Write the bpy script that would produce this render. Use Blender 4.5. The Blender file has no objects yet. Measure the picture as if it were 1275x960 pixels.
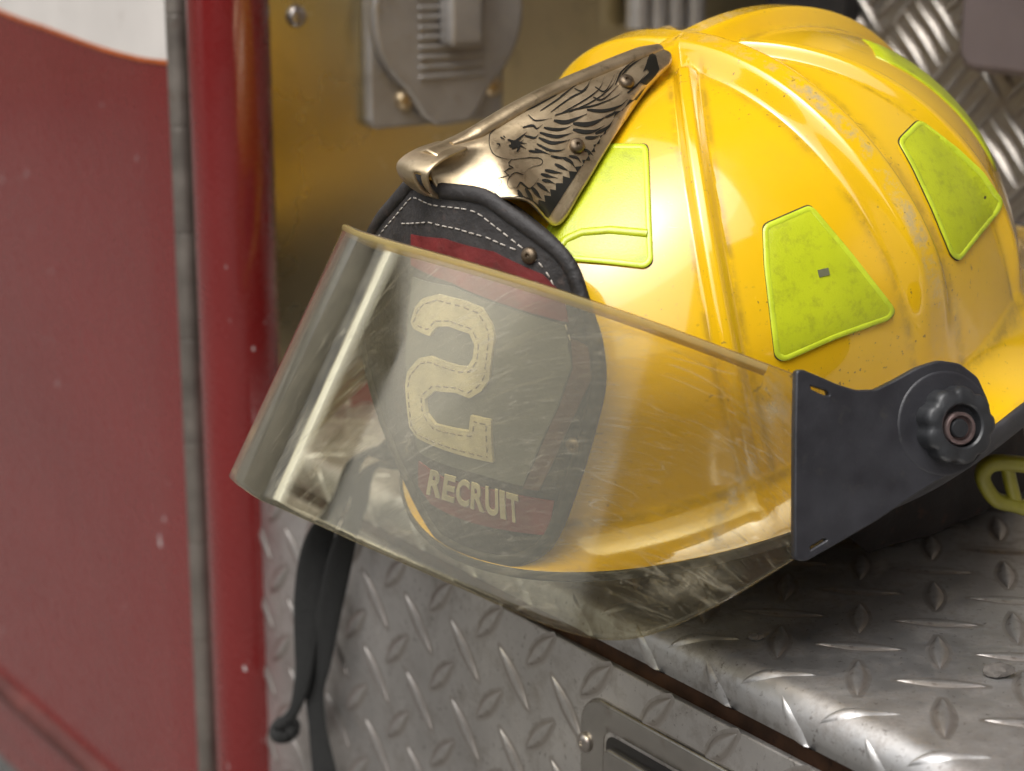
import bpy, bmesh, math, random
import numpy as np
from mathutils import Vector, Matrix
from mathutils.bvhtree import BVHTree
from mathutils.geometry import delaunay_2d_cdt
random.seed(4); rng = np.random.default_rng(4)
R_ = math.radians
sc = bpy.context.scene
COL = sc.collection

# ------------------------------------------------------------------ camera, sky, sun, exposure
FPX = 2500.0; PITCH = R_(15.0); ZC = 0.285
CAM = np.array([0, 0, ZC])
cf = np.array([0, math.cos(PITCH), -math.sin(PITCH)]); cu = np.array([0, math.sin(PITCH), math.cos(PITCH)]); cr = np.array([1., 0, 0])
cd = bpy.data.cameras.new('camera'); cam = bpy.data.objects.new('camera', cd); COL.objects.link(cam)
cam.location = CAM; cam.rotation_euler = (R_(90) - PITCH, 0, 0)
cd.sensor_width = 36; cd.lens = 36 * FPX / 1275; cd.clip_start = 0.02; cd.clip_end = 400
cd.dof.use_dof = True; cd.dof.focus_distance = 0.74; cd.dof.aperture_fstop = 8.5
sc.camera = cam
SUN_EL, SUN_ROT = 60, 215
w = bpy.data.worlds.new('World'); sc.world = w; w.use_nodes = True
nt = w.node_tree; nt.nodes.clear()
sky = nt.nodes.new('ShaderNodeTexSky'); sky.sky_type = 'NISHITA'; sky.sun_disc = False
sky.sun_elevation = R_(SUN_EL); sky.sun_rotation = R_(SUN_ROT); sky.air_density = 1.0; sky.dust_density = 6.0; sky.ozone_density = 1.0
hs = nt.nodes.new('ShaderNodeHueSaturation'); hs.inputs['Saturation'].default_value = 0.18
bg = nt.nodes.new('ShaderNodeBackground'); bg.inputs[1].default_value = 0.15
wo = nt.nodes.new('ShaderNodeOutputWorld')
nt.links.new(sky.outputs[0], hs.inputs['Color']); nt.links.new(hs.outputs[0], bg.inputs[0]); nt.links.new(bg.outputs[0], wo.inputs[0])
sl = bpy.data.lights.new('sun', 'SUN'); sl.energy = 0.5; sl.angle = R_(60); sl.color = (1, .96, .9)
sun = bpy.data.objects.new('sun', sl); COL.objects.link(sun)
# direction towards the sun (Nishita: rotation 0 = +Y, clockwise seen from above)
sd = Vector((math.sin(R_(SUN_ROT)) * math.cos(R_(SUN_EL)), math.cos(R_(SUN_ROT)) * math.cos(R_(SUN_EL)), math.sin(R_(SUN_EL))))
sun.rotation_euler = sd.to_track_quat('Z', 'Y').to_euler(); sun.location = (0, 0, 5)
sc.view_settings.view_transform = 'Standard'; sc.view_settings.look = 'None'; sc.view_settings.gamma = 1
sc.view_settings.exposure = 0.70

# ------------------------------------------------------------------ geometry helpers
def ray(px, py):
    d = cf + cr * (px - 637.5) / FPX - cu * (py - 480) / FPX
    return d / np.linalg.norm(d)
def onplane(px, py, n, c):
    n = np.array(n, float); D = ray(px, py)
    return CAM + D * ((c - n @ CAM) / (n @ D))
def project(p):
    d = np.asarray(p) - CAM; z = d @ cf
    return np.stack([637.5 + FPX * (d @ cr) / z, 480 - FPX * (d @ cu) / z], -1)
E_ = np.array([math.cos(R_(55)), -math.sin(R_(55)), 0.])      # along the truck's side
D_ = np.array([math.sin(R_(55)), math.cos(R_(55)), 0.])       # into the truck
Z_ = np.array([0, 0, 1.])
Q0 = 0.4516                                                   # front plane of the step
def W3(s, q, z): return E_ * s + D_ * (Q0 + q) + Z_ * z
def front(px, py, q=0):                                       # a point of the picture on a plane parallel to the truck's side
    p = onplane(px, py, D_, Q0 + q); return np.array([p @ E_, q, p[2]])

def sstep(a, b, x):
    t = np.clip((np.asarray(x, float) - a) / (b - a), 0, 1); return t * t * (3 - 2 * t)

def mesh_obj(name, V, F, mat, parent=None, smooth=True, mi=None):
    me = bpy.data.meshes.new(name); me.from_pydata([tuple(map(float, v)) for v in V], [], [tuple(int(i) for i in f) for f in F])
    for m in (mat if isinstance(mat, (list, tuple)) else [mat]): me.materials.append(m)
    if mi is not None: me.polygons.foreach_set('material_index', mi)
    if smooth: me.polygons.foreach_set('use_smooth', [True] * len(me.polygons))
    me.update()
    o = bpy.data.objects.new(name, me); COL.objects.link(o)
    if parent: o.parent = parent
    return o
def fixn(o):
    bm = bmesh.new(); bm.from_mesh(o.data); bmesh.ops.recalc_face_normals(bm, faces=bm.faces); bm.to_mesh(o.data); bm.free()
def bevel(o, w_, seg=2, ang=30):
    b = o.modifiers.new('bevel', 'BEVEL'); b.width = w_; b.segments = seg; b.limit_method = 'ANGLE'; b.angle_limit = R_(ang); b.harden_normals = False
    return o
def solid(o, t, off=-1):
    m = o.modifiers.new('solid', 'SOLIDIFY'); m.thickness = t; m.offset = off; return m
def extrude_poly(name, pts, vec, mat, parent=None, bev=0, seg=2, smooth=True):
    n = len(pts); V = [np.array(p) for p in pts] + [np.array(p) + np.array(vec) for p in pts]
    F = [list(range(n))[::-1], list(range(n, 2 * n))] + [[i, (i + 1) % n, n + (i + 1) % n, n + i] for i in range(n)]
    o = mesh_obj(name, V, F, mat, parent, smooth=False); fixn(o)
    if smooth:
        o.data.polygons.foreach_set('use_smooth', [True] * len(o.data.polygons)); o.data.set_sharp_from_angle(angle=R_(35))
    if bev: bevel(o, bev, seg)
    return o
def box(name, a0, a1, mat, parent=None, bev=0, seg=2):         # box in truck coordinates (s, q, z)
    (s0, q0, z0), (s1, q1, z1) = a0, a1
    return extrude_poly(name, [W3(s0, q0, z0), W3(s1, q0, z0), W3(s1, q0, z1), W3(s0, q0, z1)], D_ * (q1 - q0), mat, parent, bev, seg)
def catmull(P, n):
    P = np.array(P, float); P = np.vstack([2 * P[0] - P[1], P, 2 * P[-1] - P[-2]]); out = []
    m = len(P) - 3
    for k in range(n):
        u = k / (n - 1) * m; i = min(int(u), m - 1); t = u - i; p0, p1, p2, p3 = P[i:i + 4]
        out.append(.5 * ((2 * p1) + (-p0 + p2) * t + (2 * p0 - 5 * p1 + 4 * p2 - p3) * t * t + (-p0 + 3 * p1 - 3 * p2 + p3) * t ** 3))
    return np.array(out)
def tube(name, path, ra, rb, mat, parent=None, up=(0, 0, 1), seg=12, closed=False, cap=True, power=2.0):
    path = np.array(path, float); n = len(path); V = []; F = []
    ra = np.broadcast_to(ra, n); rb = np.broadcast_to(rb, n)
    for i in range(n):
        if closed: t = path[(i + 1) % n] - path[i - 1]
        else: t = path[min(i + 1, n - 1)] - path[max(i - 1, 0)]
        t /= np.linalg.norm(t) + 1e-12
        uv = np.array(up[i] if np.ndim(up) == 2 else up, float); a = np.cross(t, uv); a /= np.linalg.norm(a) + 1e-12; b = np.cross(a, t)
        for k in range(seg):
            an = 2 * math.pi * k / seg; c_, s_ = math.cos(an), math.sin(an)
            c_ = math.copysign(abs(c_) ** (2 / power), c_); s_ = math.copysign(abs(s_) ** (2 / power), s_)
            V.append(path[i] + a * ra[i] * c_ + b * rb[i] * s_)
    m = n if closed else n - 1
    for i in range(m):
        for k in range(seg):
            j = (i + 1) % n; F.append([i * seg + k, i * seg + (k + 1) % seg, j * seg + (k + 1) % seg, j * seg + k])
    if cap and not closed:
        F.append(list(range(seg))[::-1]); F.append([(n - 1) * seg + k for k in range(seg)])
    o = mesh_obj(name, V, F, mat, parent); fixn(o); o.data.set_sharp_from_angle(angle=R_(50)); return o
def frame(n, up=(0, 0, 1)):
    n = np.array(n, float); n /= np.linalg.norm(n); a = np.cross(up, n); a /= np.linalg.norm(a); return a, np.cross(n, a), n
def lathe(name, c, n, prof, mat, parent=None, seg=32, lobes=None, up=(0, 0, 1)):
    a, b, n = frame(n, up); V = []; F = []
    for (r_, h) in prof:
        for k in range(seg):
            an = 2 * math.pi * k / seg; rr = r_ if lobes is None else r_ * lobes(an, r_)
            V.append(c + a * rr * math.cos(an) + b * rr * math.sin(an) + n * h)
    for i in range(len(prof) - 1):
        for k in range(seg): F.append([i * seg + k, i * seg + (k + 1) % seg, (i + 1) * seg + (k + 1) % seg, (i + 1) * seg + k])
    F.append([(len(prof) - 1) * seg + k for k in range(seg)])
    o = mesh_obj(name, V, F, mat, parent); fixn(o); o.data.set_sharp_from_angle(angle=R_(40)); return o
def screw(name, c, n, r_, mat, parent, slot=True):
    o = lathe(name, c, n, [(r_, 0), (r_, r_ * .25), (r_ * .86, r_ * .5), (r_ * .5, r_ * .68), (r_ * .3, r_ * .68), (r_ * .16, r_ * .35), (.02 * r_, r_ * .3)], mat, parent, 20)
    return o

# ------------------------------------------------------------------ materials
class NB:
    def __init__(s, name):
        s.m = bpy.data.materials.new(name); s.m.use_nodes = True; s.t = s.m.node_tree; s.t.nodes.clear()
        s.out = s.t.nodes.new('ShaderNodeOutputMaterial'); s.co = s.t.nodes.new('ShaderNodeTexCoord').outputs['Object']
    def n(s, ty, **k):
        nd = s.t.nodes.new('ShaderNode' + ty)
        for a, b in k.items(): setattr(nd, a, b)
        return nd
    def l(s, a, b): s.t.links.new(a, b)
    def noise(s, sc_=10, det=3, rough=.55, stretch=None, seed=0):
        v = s.co
        mp = s.n('Mapping'); mp.inputs['Location'].default_value = (seed * 3.1, seed * 1.7, seed * .9); s.l(v, mp.inputs[0])
        if stretch:
            mp.inputs['Scale'].default_value = stretch[:3]
            if len(stretch) > 3: mp.inputs['Rotation'].default_value = stretch[3]
        t = s.n('TexNoise'); t.inputs['Scale'].default_value = sc_; t.inputs['Detail'].default_value = det; t.inputs['Roughness'].default_value = rough
        s.l(mp.outputs[0], t.inputs['Vector']); return t.outputs[0]
    def ramp(s, x, a, b, lo=0., hi=1.):
        r = s.n('MapRange'); r.inputs[1].default_value = a; r.inputs[2].default_value = b; r.inputs[3].default_value = lo; r.inputs[4].default_value = hi
        s.l(x, r.inputs[0]); return r.outputs[0]
    def math(s, op, a, b=0.):
        r = s.n('Math', operation=op); r.use_clamp = False
        for i, x in enumerate((a, b)):
            if isinstance(x, (int, float)): r.inputs[i].default_value = x
            else: s.l(x, r.inputs[i])
        return r.outputs[0]
    def mix(s, f, a, b):
        r = s.n('Mix', data_type='RGBA')
        for sk, x in ((r.inputs[0], f), (r.inputs[6], a), (r.inputs[7], b)):
            if isinstance(x, (int, float)): sk.default_value = x
            elif isinstance(x, tuple): sk.default_value = (*x[:3], 1)
            else: s.l(x, sk)
        return r.outputs[2]
    def attr(s, nm):
        a = s.n('Attribute'); a.attribute_name = nm; return a.outputs['Fac']
    def bump(s, h, st=.3, dist=.001, nrm=None):
        b = s.n('Bump'); b.inputs['Strength'].default_value = st; b.inputs['Distance'].default_value = dist; s.l(h, b.inputs['Height'])
        if nrm: s.l(nrm, b.inputs['Normal'])
        return b.outputs[0]
    def pr(s, col, rough=.5, metal=0., nrm=None, coat=0., coatr=.05, spec=.5, **k):
        p = s.n('BsdfPrincipled')
        for nm, x in (('Base Color', col), ('Roughness', rough), ('Metallic', metal), ('Coat Weight', coat), ('Coat Roughness', coatr), ('Specular IOR Level', spec), *k.items()):
            i = p.inputs[nm]
            if isinstance(x, tuple): i.default_value = (*x, 1) if len(x) == 3 and nm != 'Subsurface Radius' else x
            elif isinstance(x, (int, float)): i.default_value = x
            else: s.l(x, i)
        if nrm is not None: s.l(nrm, p.inputs['Normal'])
        return p.outputs[0]
    def done(s, sh): s.l(sh, s.out.inputs[0]); return s.m

def m_simple(name, col, rough=.5, metal=0., var=.15, sc_=60, bmp=.15, coat=0., bsc=400, dirt=None, dist=.0004):
    b = NB(name); n1 = b.noise(sc_, 5); n2 = b.noise(bsc, 3, seed=2)
    dk = tuple(c * (1 - var) for c in col); lt = tuple(min(1, c * (1 + var)) for c in col)
    c = b.mix(b.ramp(n1, .3, .7), dk, lt)
    if dirt:
        c = b.mix(b.ramp(b.noise(sc_ * 1.7, 6, .7, seed=5), .58, .72, 0, .8), c, dirt)
    return b.done(b.pr(c, b.ramp(n1, .3, .7, rough * .85, min(1, rough * 1.15)), metal, b.bump(n2, bmp, dist), coat))

def m_shell():
    b = NB('helmet_yellow'); wear = b.attr('wear'); gr = b.attr('grime')
    base = b.mix(b.ramp(b.noise(9, 4), .3, .7), (.79, .455, .007), (.84, .52, .010))
    fine = b.noise(900, 4, .7, seed=1); mid = b.noise(160, 6, .75, seed=3)
    wm = b.math('MULTIPLY', wear, b.ramp(b.math('ADD', mid, b.math('MULTIPLY', b.noise(38, 5, .7, seed=4), .7)),   .80, 1.05))
    c = b.mix(wm, base, (.46, .37, .20))
    g = b.math('MULTIPLY', gr, b.ramp(b.noise(70, 6, .75, seed=7), .37, .60))
    c = b.mix(b.math('MULTIPLY', g, .62), c, (.14, .095, .03))
    # small dark specks and short scuffs in the paint
    sp = b.math('MULTIPLY', b.ramp(b.noise(520, 2, .5, seed=9), .66, .72), b.ramp(b.noise(28, 4, .7, seed=19), .47, .62)); c = b.mix(b.math('MULTIPLY', sp, .75), c, (.16, .11, .04))
    st = b.math('MULTIPLY', b.ramp(b.noise(60, 3, .6, (1, 9, 3, (.4, .9, .2)), seed=11), .67, .71), b.ramp(b.noise(25, 2, seed=12), .5, .62))
    c = b.mix(b.math('MULTIPLY', st, .6), c, (.20, .14, .05))
    film = b.ramp(b.noise(22, 6, .7, seed=14), .5, .8, 0, .14); c = b.mix(film, c, (.50, .33, .05))
    rough = b.math('ADD', b.ramp(b.noise(45, 5, .7, seed=5), .3, .75, .13, .30), b.math('MULTIPLY', wm, .45))
    nr = b.bump(b.math('ADD', b.noise(55, 2, seed=8), b.math('MULTIPLY', fine, .05)), .25, .0009)
    return b.done(b.pr(c, rough, 0., nr, coat=1.0, coatr=.06, spec=.4, **{'Coat IOR': 1.75}))
M_SHELL = m_shell()

def m_plate(name, tint=(.60, .585, .565), rough=(.26, .46), stain=(.24, .20, .165), amt=.8, mscale=1.0):
    b = NB(name)
    n1 = b.noise(14 * mscale, 6, .65); n2 = b.noise(60, 6, .7, seed=3); br = b.noise(90, 3, .6, (1, 1, 12), seed=6)
    c = b.mix(b.ramp(n1, .3, .7), tuple(x * .72 for x in tint), tint)
    c = b.mix(b.math('MULTIPLY', b.ramp(n2, .5, .72), amt), c, stain)
    sp = b.ramp(b.noise(330, 4, .7, seed=8), .60, .68); c = b.mix(b.math('MULTIPLY', sp, .6), c, (.12, .09, .07))
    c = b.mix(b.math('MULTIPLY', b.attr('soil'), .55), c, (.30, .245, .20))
    r_ = b.math('ADD', b.ramp(n1, .3, .75, rough[0], rough[1]), b.ramp(n2, .45, .75, 0, .22))
    scr = b.math('ADD', b.noise(500, 3, .6, (1, .06, 1, (0, 0, .6)), seed=4), b.noise(420, 3, .6, (.06, 1, 1, (0, 0, -.5)), seed=5))
    nr = b.bump(b.math('ADD', b.math('MULTIPLY', scr, .12), b.noise(35, 4, .6, seed=9)), .35, .0012)
    return b.done(b.pr(c, r_, .92, nr))
M_PLATE = m_plate('tread_plate_aluminium', (.70, .69, .68), (.34, .52))
M_PLATE2 = m_plate('compartment_tread_plate', (.72, .69, .66), (.32, .48), (.28, .24, .20), .65)
M_WALLPL = m_plate('wall_tread_plate', (.50, .47, .43), (.30, .42), (.2, .17, .14), .4)

def m_redpaint():
    b = NB('red_truck_paint'); n1 = b.noise(5, 5, .6); n2 = b.noise(70, 5, .7, seed=2)
    c = b.mix(b.ramp(n1, .3, .7), (.14, .007, .007), (.175, .010, .010))
    c = b.mix(b.ramp(b.noise(3.5, 6, .6, (1, 1, .5), seed=3), .35, .7, 0, .25), c, (.17, .055, .05))
    ch = b.ramp(b.noise(170, 2, .5, (1, 1, .6), seed=6), .725, .75); ch = b.math('MULTIPLY', ch, b.ramp(b.noise(9, 2, .5, seed=16), .50, .56)); c = b.mix(ch, c, (.50, .47, .46))
    return b.done(b.pr(c, b.ramp(n2, .3, .7, .2, .34), 0, b.bump(b.noise(20, 3), .15, .001), coat=1.0, coatr=.07))
M_RED = m_redpaint()
M_REDD = m_simple('grimy_dark_red', (.075, .018, .014), .6, 0, .4, 40, .4, dirt=(.05, .03, .02))
M_WHITE = m_simple('cream_white_paint', (.62, .58, .54), .35, 0, .06, 20, .1, dirt=(.45, .40, .36))
M_ORANGE = m_simple('orange_pinstripe', (.45, .10, .015), .4)
M_HINGE = m_simple('stainless_hinge', (.20, .175, .15), .45, .6, .25, 50, .2, dirt=(.16, .10, .07))
M_RUST = m_simple('rusty_channel', (.085, .040, .020), .85, 0, .5, 90, .6, dirt=(.02, .012, .008))
M_DARK = m_simple('dark_interior', (.018, .016, .015), .8)
M_BLACKPL = m_simple('black_moulded_plastic', (.024, .024, .028), .42, 0, .2, 90, .35, bsc=900, dirt=(.04, .038, .036))
M_KNOB = m_simple('black_knob_plastic', (.022, .023, .025), .38, 0, .2, 200, .3)
M_RUBBER = m_simple('black_edge_rubber', (.035, .034, .036), .48, 0, .25, 120, .4, dirt=(.07, .06, .05))
M_STEEL = m_simple('worn_steel', (.42, .38, .35), .32, .9, .2, 200, .3, dirt=(.2, .12, .08))
M_COPPERY = m_simple('coppery_ring', (.27, .20, .19), .35, .8, .2, 300, .3)
M_ALUCAST = m_simple('cast_aluminium', (.36, .34, .32), .46, .65, .12, 60, .5, bsc=500, dirt=(.30, .25, .17))
M_SIDE = None
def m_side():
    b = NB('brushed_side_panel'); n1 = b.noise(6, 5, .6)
    c = b.mix(b.ramp(n1, .3, .7), (.55, .46, .27), (.63, .54, .33))  # yellow of the helmet's reflection put into the base colour
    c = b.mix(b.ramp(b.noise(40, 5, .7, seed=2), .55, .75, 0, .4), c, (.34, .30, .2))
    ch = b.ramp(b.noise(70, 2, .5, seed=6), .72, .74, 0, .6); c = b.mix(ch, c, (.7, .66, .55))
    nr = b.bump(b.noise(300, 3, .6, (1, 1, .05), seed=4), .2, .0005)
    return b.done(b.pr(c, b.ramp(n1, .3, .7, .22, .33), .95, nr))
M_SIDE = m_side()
M_GREY = m_simple('grey_purple_panel', (.19, .155, .155), .45, .3, .15, 12)
M_LEATHER = m_simple('black_leather', (.026, .023, .022), .62, 0, .45, 70, .9, bsc=350, dirt=(.085, .055, .045), dist=.0006)
M_LEATHER_B = m_simple('brown_leather', (.085, .040, .028), .55, 0, .35, 70, .8, bsc=350, dist=.0006)
M_LEATHER_G = m_simple('grey_leather_field', (.095, .097, .090), .6, 0, .2, 60, .6, bsc=350)
M_LEATHER_R = m_simple('red_leather', (.13, .012, .012), .55, 0, .3, 80, .7, bsc=350, dirt=(.07, .015, .013))
M_LEATHER_W = m_simple('cream_leather', (.40, .355, .25), .65, 0, .25, 90, .7, bsc=500, dirt=(.45, .38, .25))
M_THREAD = m_simple('pale_thread', (.42, .38, .33), .7)
M_THREAD_D = m_simple('dark_thread', (.17, .14, .09), .8)
M_CLOTH = m_simple('charcoal_webbing', (.016, .016, .015), .9, 0, .5, 500, 1.0, bsc=1100, dist=.0018, dirt=(.07, .068, .06))
M_LINER = m_simple('dark_liner_cloth', (.020, .015, .013), .9, 0, .4, 60, .8, bsc=500, dirt=(.10, .035, .018))
M_ENGR = m_simple('black_engraving_ink', (.012, .011, .008), .35)
M_BUCKLE = m_simple('olive_yellow_plastic', (.22, .20, .018), .45, 0, .2, 90)
M_PEBBLE = m_simple('grey_grit', (.10, .09, .08), .9, 0, .4, 400, 1)
M_RIVET = m_simple('tarnished_rivet', (.16, .12, .08), .45, .8, .3, 300, .4)
M_CHROME = m_simple('polished_latch_metal', (.46, .435, .40), .24, .95, .15, 60, .2, dirt=(.3, .26, .22))
def m_brass():
    b = NB('worn_brass'); n1 = b.noise(50, 6, .7); n2 = b.noise(260, 5, .7, seed=3)
    c = b.mix(b.ramp(n1, .3, .7), (.48, .37, .22), (.66, .53, .35))
    c = b.mix(b.ramp(n2, .55, .72, 0, .6), c, (.20, .14, .08))
    return b.done(b.pr(c, b.ramp(n1, .3, .7, .30, .44), .9, b.bump(n2, .25, .0005)))
M_BRASS = m_brass()
def m_lime():
    b = NB('lime_reflective_vinyl'); n = b.noise(35, 5, .6); s_ = b.noise(200, 5, .75, seed=2)
    c = b.mix(b.ramp(n, .3, .7), (.44, .50, .010), (.54, .60, .016))
    c = b.mix(b.ramp(s_, .50, .74, 0, .7), c, (.26, .27, .02))
    v = b.n('TexVoronoi'); v.inputs['Scale'].default_value = 1400; b.l(b.co, v.inputs['Vector'])
    wv = b.noise(16, 2, .4, seed=5)
    nr = b.bump(b.math('ADD', b.math('MULTIPLY', wv, 12), v.outputs['Distance']), .22, .0003)
    return b.done(b.pr(c, .34, 0, nr, coat=.4, coatr=.2))
M_LIME = m_lime()
M_LIMEB = m_simple('lime_sealed_border', (.54, .64, .03), .28, 0, .12, 100, .2, coat=.3)
M_NICK = m_simple('grey_nick', (.13, .13, .07), .8)
M_GRIME = m_simple('dark_grime_edge', (.055, .04, .02), .85, 0, .5, 200, .5)

def m_visor():
    b = NB('scratched_yellowed_polycarbonate')
    # haze of fine scuffing, long scratches and smears
    h1 = b.ramp(b.noise(14, 6, .65), .3, .75, .015, .065)
    lw = b.n('LayerWeight'); lw.inputs[0].default_value = .5; h1 = b.math('ADD', h1, b.math('MULTIPLY', b.math('POWER', lw.outputs['Facing'], 2.2), .45))
    scr = None
    for k, rot in enumerate(((.2, .9, .3), (1.2, .3, .8), (.7, 2.0, .1), (2.2, .5, 1.4), (.4, 1.4, 2.2), (1.9, 1.1, .2))):
        x = b.noise(12 + 5 * k, 1, .5, (1, 20 + 6 * k, 1, rot), seed=20 + k)
        line = b.ramp(b.math('ABSOLUTE', b.math('SUBTRACT', x, .5)), .0, .012, 1, 0)
        lm = b.ramp(b.noise(34, 3, .6, seed=30 + k), .48, .66)
        line = b.math('MULTIPLY', line, lm)
        scr = line if scr is None else b.math('MAXIMUM', scr, line)
    sm = b.attr('smear'); smear = b.math('MULTIPLY', sm, b.ramp(b.noise(160, 6, .8, seed=40), .40, .60))
    haze = b.math('ADD', h1, b.math('ADD', b.math('MULTIPLY', scr, .34), b.math('MULTIPLY', smear, .40)))
    haze = b.math('MINIMUM', haze, .6)
    tr = b.n('BsdfTransparent'); tr.inputs[0].default_value = (.95, .925, .80, 1)
    df = b.n('BsdfDiffuse'); df.inputs[0].default_value = (.55, .50, .38, 1)
    tl = b.n('BsdfTranslucent'); tl.inputs[0].default_value = (.55, .52, .42, 1)
    dd = b.n('MixShader'); dd.inputs[0].default_value = .45; b.l(df.outputs[0], dd.inputs[1]); b.l(tl.outputs[0], dd.inputs[2])
    a = b.n('MixShader'); b.l(haze, a.inputs[0]); b.l(tr.outputs[0], a.inputs[1]); b.l(dd.outputs[0], a.inputs[2])
    gl = b.n('BsdfGlossy'); gl.inputs['Color'].default_value = (1, .98, .93, 1); b.l(b.ramp(b.noise(60, 4, seed=6), .3, .7, .05, .13), gl.inputs['Roughness'])
    b.l(b.bump(b.noise(9, 3, .5, (1, 1, .5), seed=8), .10, .002), gl.inputs['Normal'])
    fr = b.n('Fresnel'); fr.inputs[0].default_value = 1.5
    o = b.n('MixShader'); b.l(b.math('MINIMUM', b.math('MULTIPLY', fr.outputs[0], 1.05), 1.0), o.inputs[0]); b.l(a.outputs[0], o.inputs[1]); b.l(gl.outputs[0], o.inputs[2])
    return b.done(o.outputs[0])
M_VISOR = m_visor()
def m_visedge():
    b = NB('visor_cut_edge'); tr = b.n('BsdfTransparent'); tr.inputs[0].default_value = (.8, .7, .4, 1)
    p = b.pr((.62, .50, .22), .3, 0, coat=.3); o = b.n('MixShader'); o.inputs[0].default_value = .42
    b.l(tr.outputs[0], o.inputs[1]); b.l(p, o.inputs[2]); return b.done(o.outputs[0])
M_VEDGE = m_visedge()
M_ASPHALT = m_simple('worn_concrete', (.11, .105, .095), .9, 0, .35, 60, 1, bsc=300, dist=.003)
M_BRICK = m_simple('far_wall', (.065, .052, .045), .9, 0, .2, 2)
M_PALEW = m_simple('pale_unseen_wall', (.30, .27, .22), .9, 0, .2, 2)  # pale stretch of the unseen building, for a mid-tone reflection in the visor
M_GLASS = m_simple('window_glass', (.05, .06, .07), .1)

# ------------------------------------------------------------------ helmet frame (crown dome, fitted)
HM = np.array([[-0.74729646,  0.61980351, -0.23956546], [-0.57938552, -0.78429417, -0.22179963], [-0.32536198, -0.02694932,  0.94520544]])
HT = np.array([0.09774167, 0.82398060, 0.11371985 - .025])
AF, AB, B_, C_, NN = 0.16207440, 0.12528601, 0.11292662, 0.12521250, 2.24793837
PH1, PH2 = 0.818229, 2.127925
def toW(p): return np.asarray(p) @ HM.T + HT
def toL(p): return (np.asarray(p) - HT) @ HM
CL = toL(CAM)
def rayL(px, py): return ray(px, py) @ HM
def hitL(px, py, n, c):
    D = rayL(px, py); n = np.array(n, float); return CL + D * ((c - n @ CL) / (n @ D))
def Rdome(c, s): a = np.where(c > 0, AF, AB); return 1 / np.sqrt((c / a) ** 2 + (s / B_) ** 2)

# ------------------------------------------------------------------ ground and surroundings
def tag(o, label=None, cat=None, group=None, kind=None):
    if label: o['label'] = label
    if cat: o['category'] = cat
    if group: o['group'] = group
    if kind: o['kind'] = kind
    return o
def empty(name, loc):
    o = bpy.data.objects.new(name, None); o.empty_display_size = .05; COL.objects.link(o); o.location = loc
    bpy.context.view_layer.update(); return o
GZ = -0.62
g = mesh_obj('ground', [(-60, -60, GZ), (60, -60, GZ), (60, 60, GZ), (-60, 60, GZ)], [(0, 1, 2, 3)], M_ASPHALT, smooth=False); tag(g, kind='structure')

# added unseen building behind the camera; skyline shaped for reflections in helmet and visor
def azp(az, d): return (math.sin(R_(az)) * d, math.cos(R_(az)) * d)
bld = bpy.data.objects.new('unseen_building', None); COL.objects.link(bld); bld.location = (4, -8, GZ)
tag(bld, 'plain brown building out of view, skyline shaped for the reflections in helmet and visor', 'building')
bpy.context.view_layer.update()
def slab(name, az0, az1, d, h0, h1, th, mat, parent):
    (x0, y0), (x1, y1) = azp(az0, d), azp(az1, d); (x2, y2), (x3, y3) = azp(az1, d + th), azp(az0, d + th)
    o = extrude_poly(name, [(x0, y0, h0), (x1, y1, h0), (x2, y2, h0), (x3, y3, h0)], (0, 0, h1 - h0), mat, parent); o.matrix_parent_inverse = parent.matrix_world.inverted(); return o
for k, (a0_, a1_, hh) in enumerate(((70, 92, 6.5), (92, 112, 9.2), (112, 128, 8.2), (128, 146, 9.6), (146, 158, 8.6), (158, 169, 8.2), (169, 196, 1.6), (196, 238, 1.2), (238, 262, 5.2), (283, 322, 4.0))):
    slab('wall', a0_, a1_, 8, GZ, hh, 3, M_PALEW if a0_ == 283 else M_BRICK, bld)
    slab('roof', a0_ - .3, a1_ + .3, 7.8, hh, hh + .25, 3.4, M_DARK, bld)
    for fl in range(int(hh // 3 if hh > 3 else 0)):
        for q in (.25, .65): a = a0_ + (a1_ - a0_) * q; slab('window', a, a + (a1_ - a0_) * .14, 7.95, GZ + 1 + fl * 3, GZ + 2.6 + fl * 3, .1, M_GLASS, bld)

# ------------------------------------------------------------------ fire truck
truck = bpy.data.objects.new('fire_truck', None); COL.objects.link(truck)
tag(truck, 'red fire truck side with diamond tread step, brushed side panel and white stripe', 'fire truck')
sL = front(310, 800)[0]                       # left end of the compartment door
zLip = -0.0166; zDoor = -0.0245
# step plate: top sheet, rolled front edge, lip
RB = 0.010
prof = [(0.62, 0.0)] + [(RB + .04 * (1 - i / 4.), 0) for i in range(4)]
prof += [(RB - RB * math.sin(a), -RB + RB * math.cos(a)) for a in np.linspace(0, math.pi / 2, 10)] + [(0, zLip)]
sPanel = float(onplane(470, 500, Z_, 0) @ E_)
ss = np.linspace(sL - .004, .9, 60); V = []; F = []
sTL = sL - .004
for i, s_ in enumerate(ss):
    for (q, z) in prof: V.append(W3(s_, q, z))
m = len(prof)
for i in range(len(ss) - 1):
    for k in range(m - 1): F.append([i * m + k, i * m + k + 1, (i + 1) * m + k + 1, (i + 1) * m + k])
b0 = len(V)       # left part of the top behind the diagonal corner
V += [W3(sTL, .62, 0), W3(sTL, 0.012, 0), W3(sPanel, .083, 0), W3(sPanel, .62, 0)]; F.append([b0, b0 + 3, b0 + 2, b0 + 1])
step = mesh_obj('step_plate', V, F, M_PLATE, truck); fixn(step); solid(step, .003, -1)
step['label'] = 'bright aluminium tread plate with rolled front edge'

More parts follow.
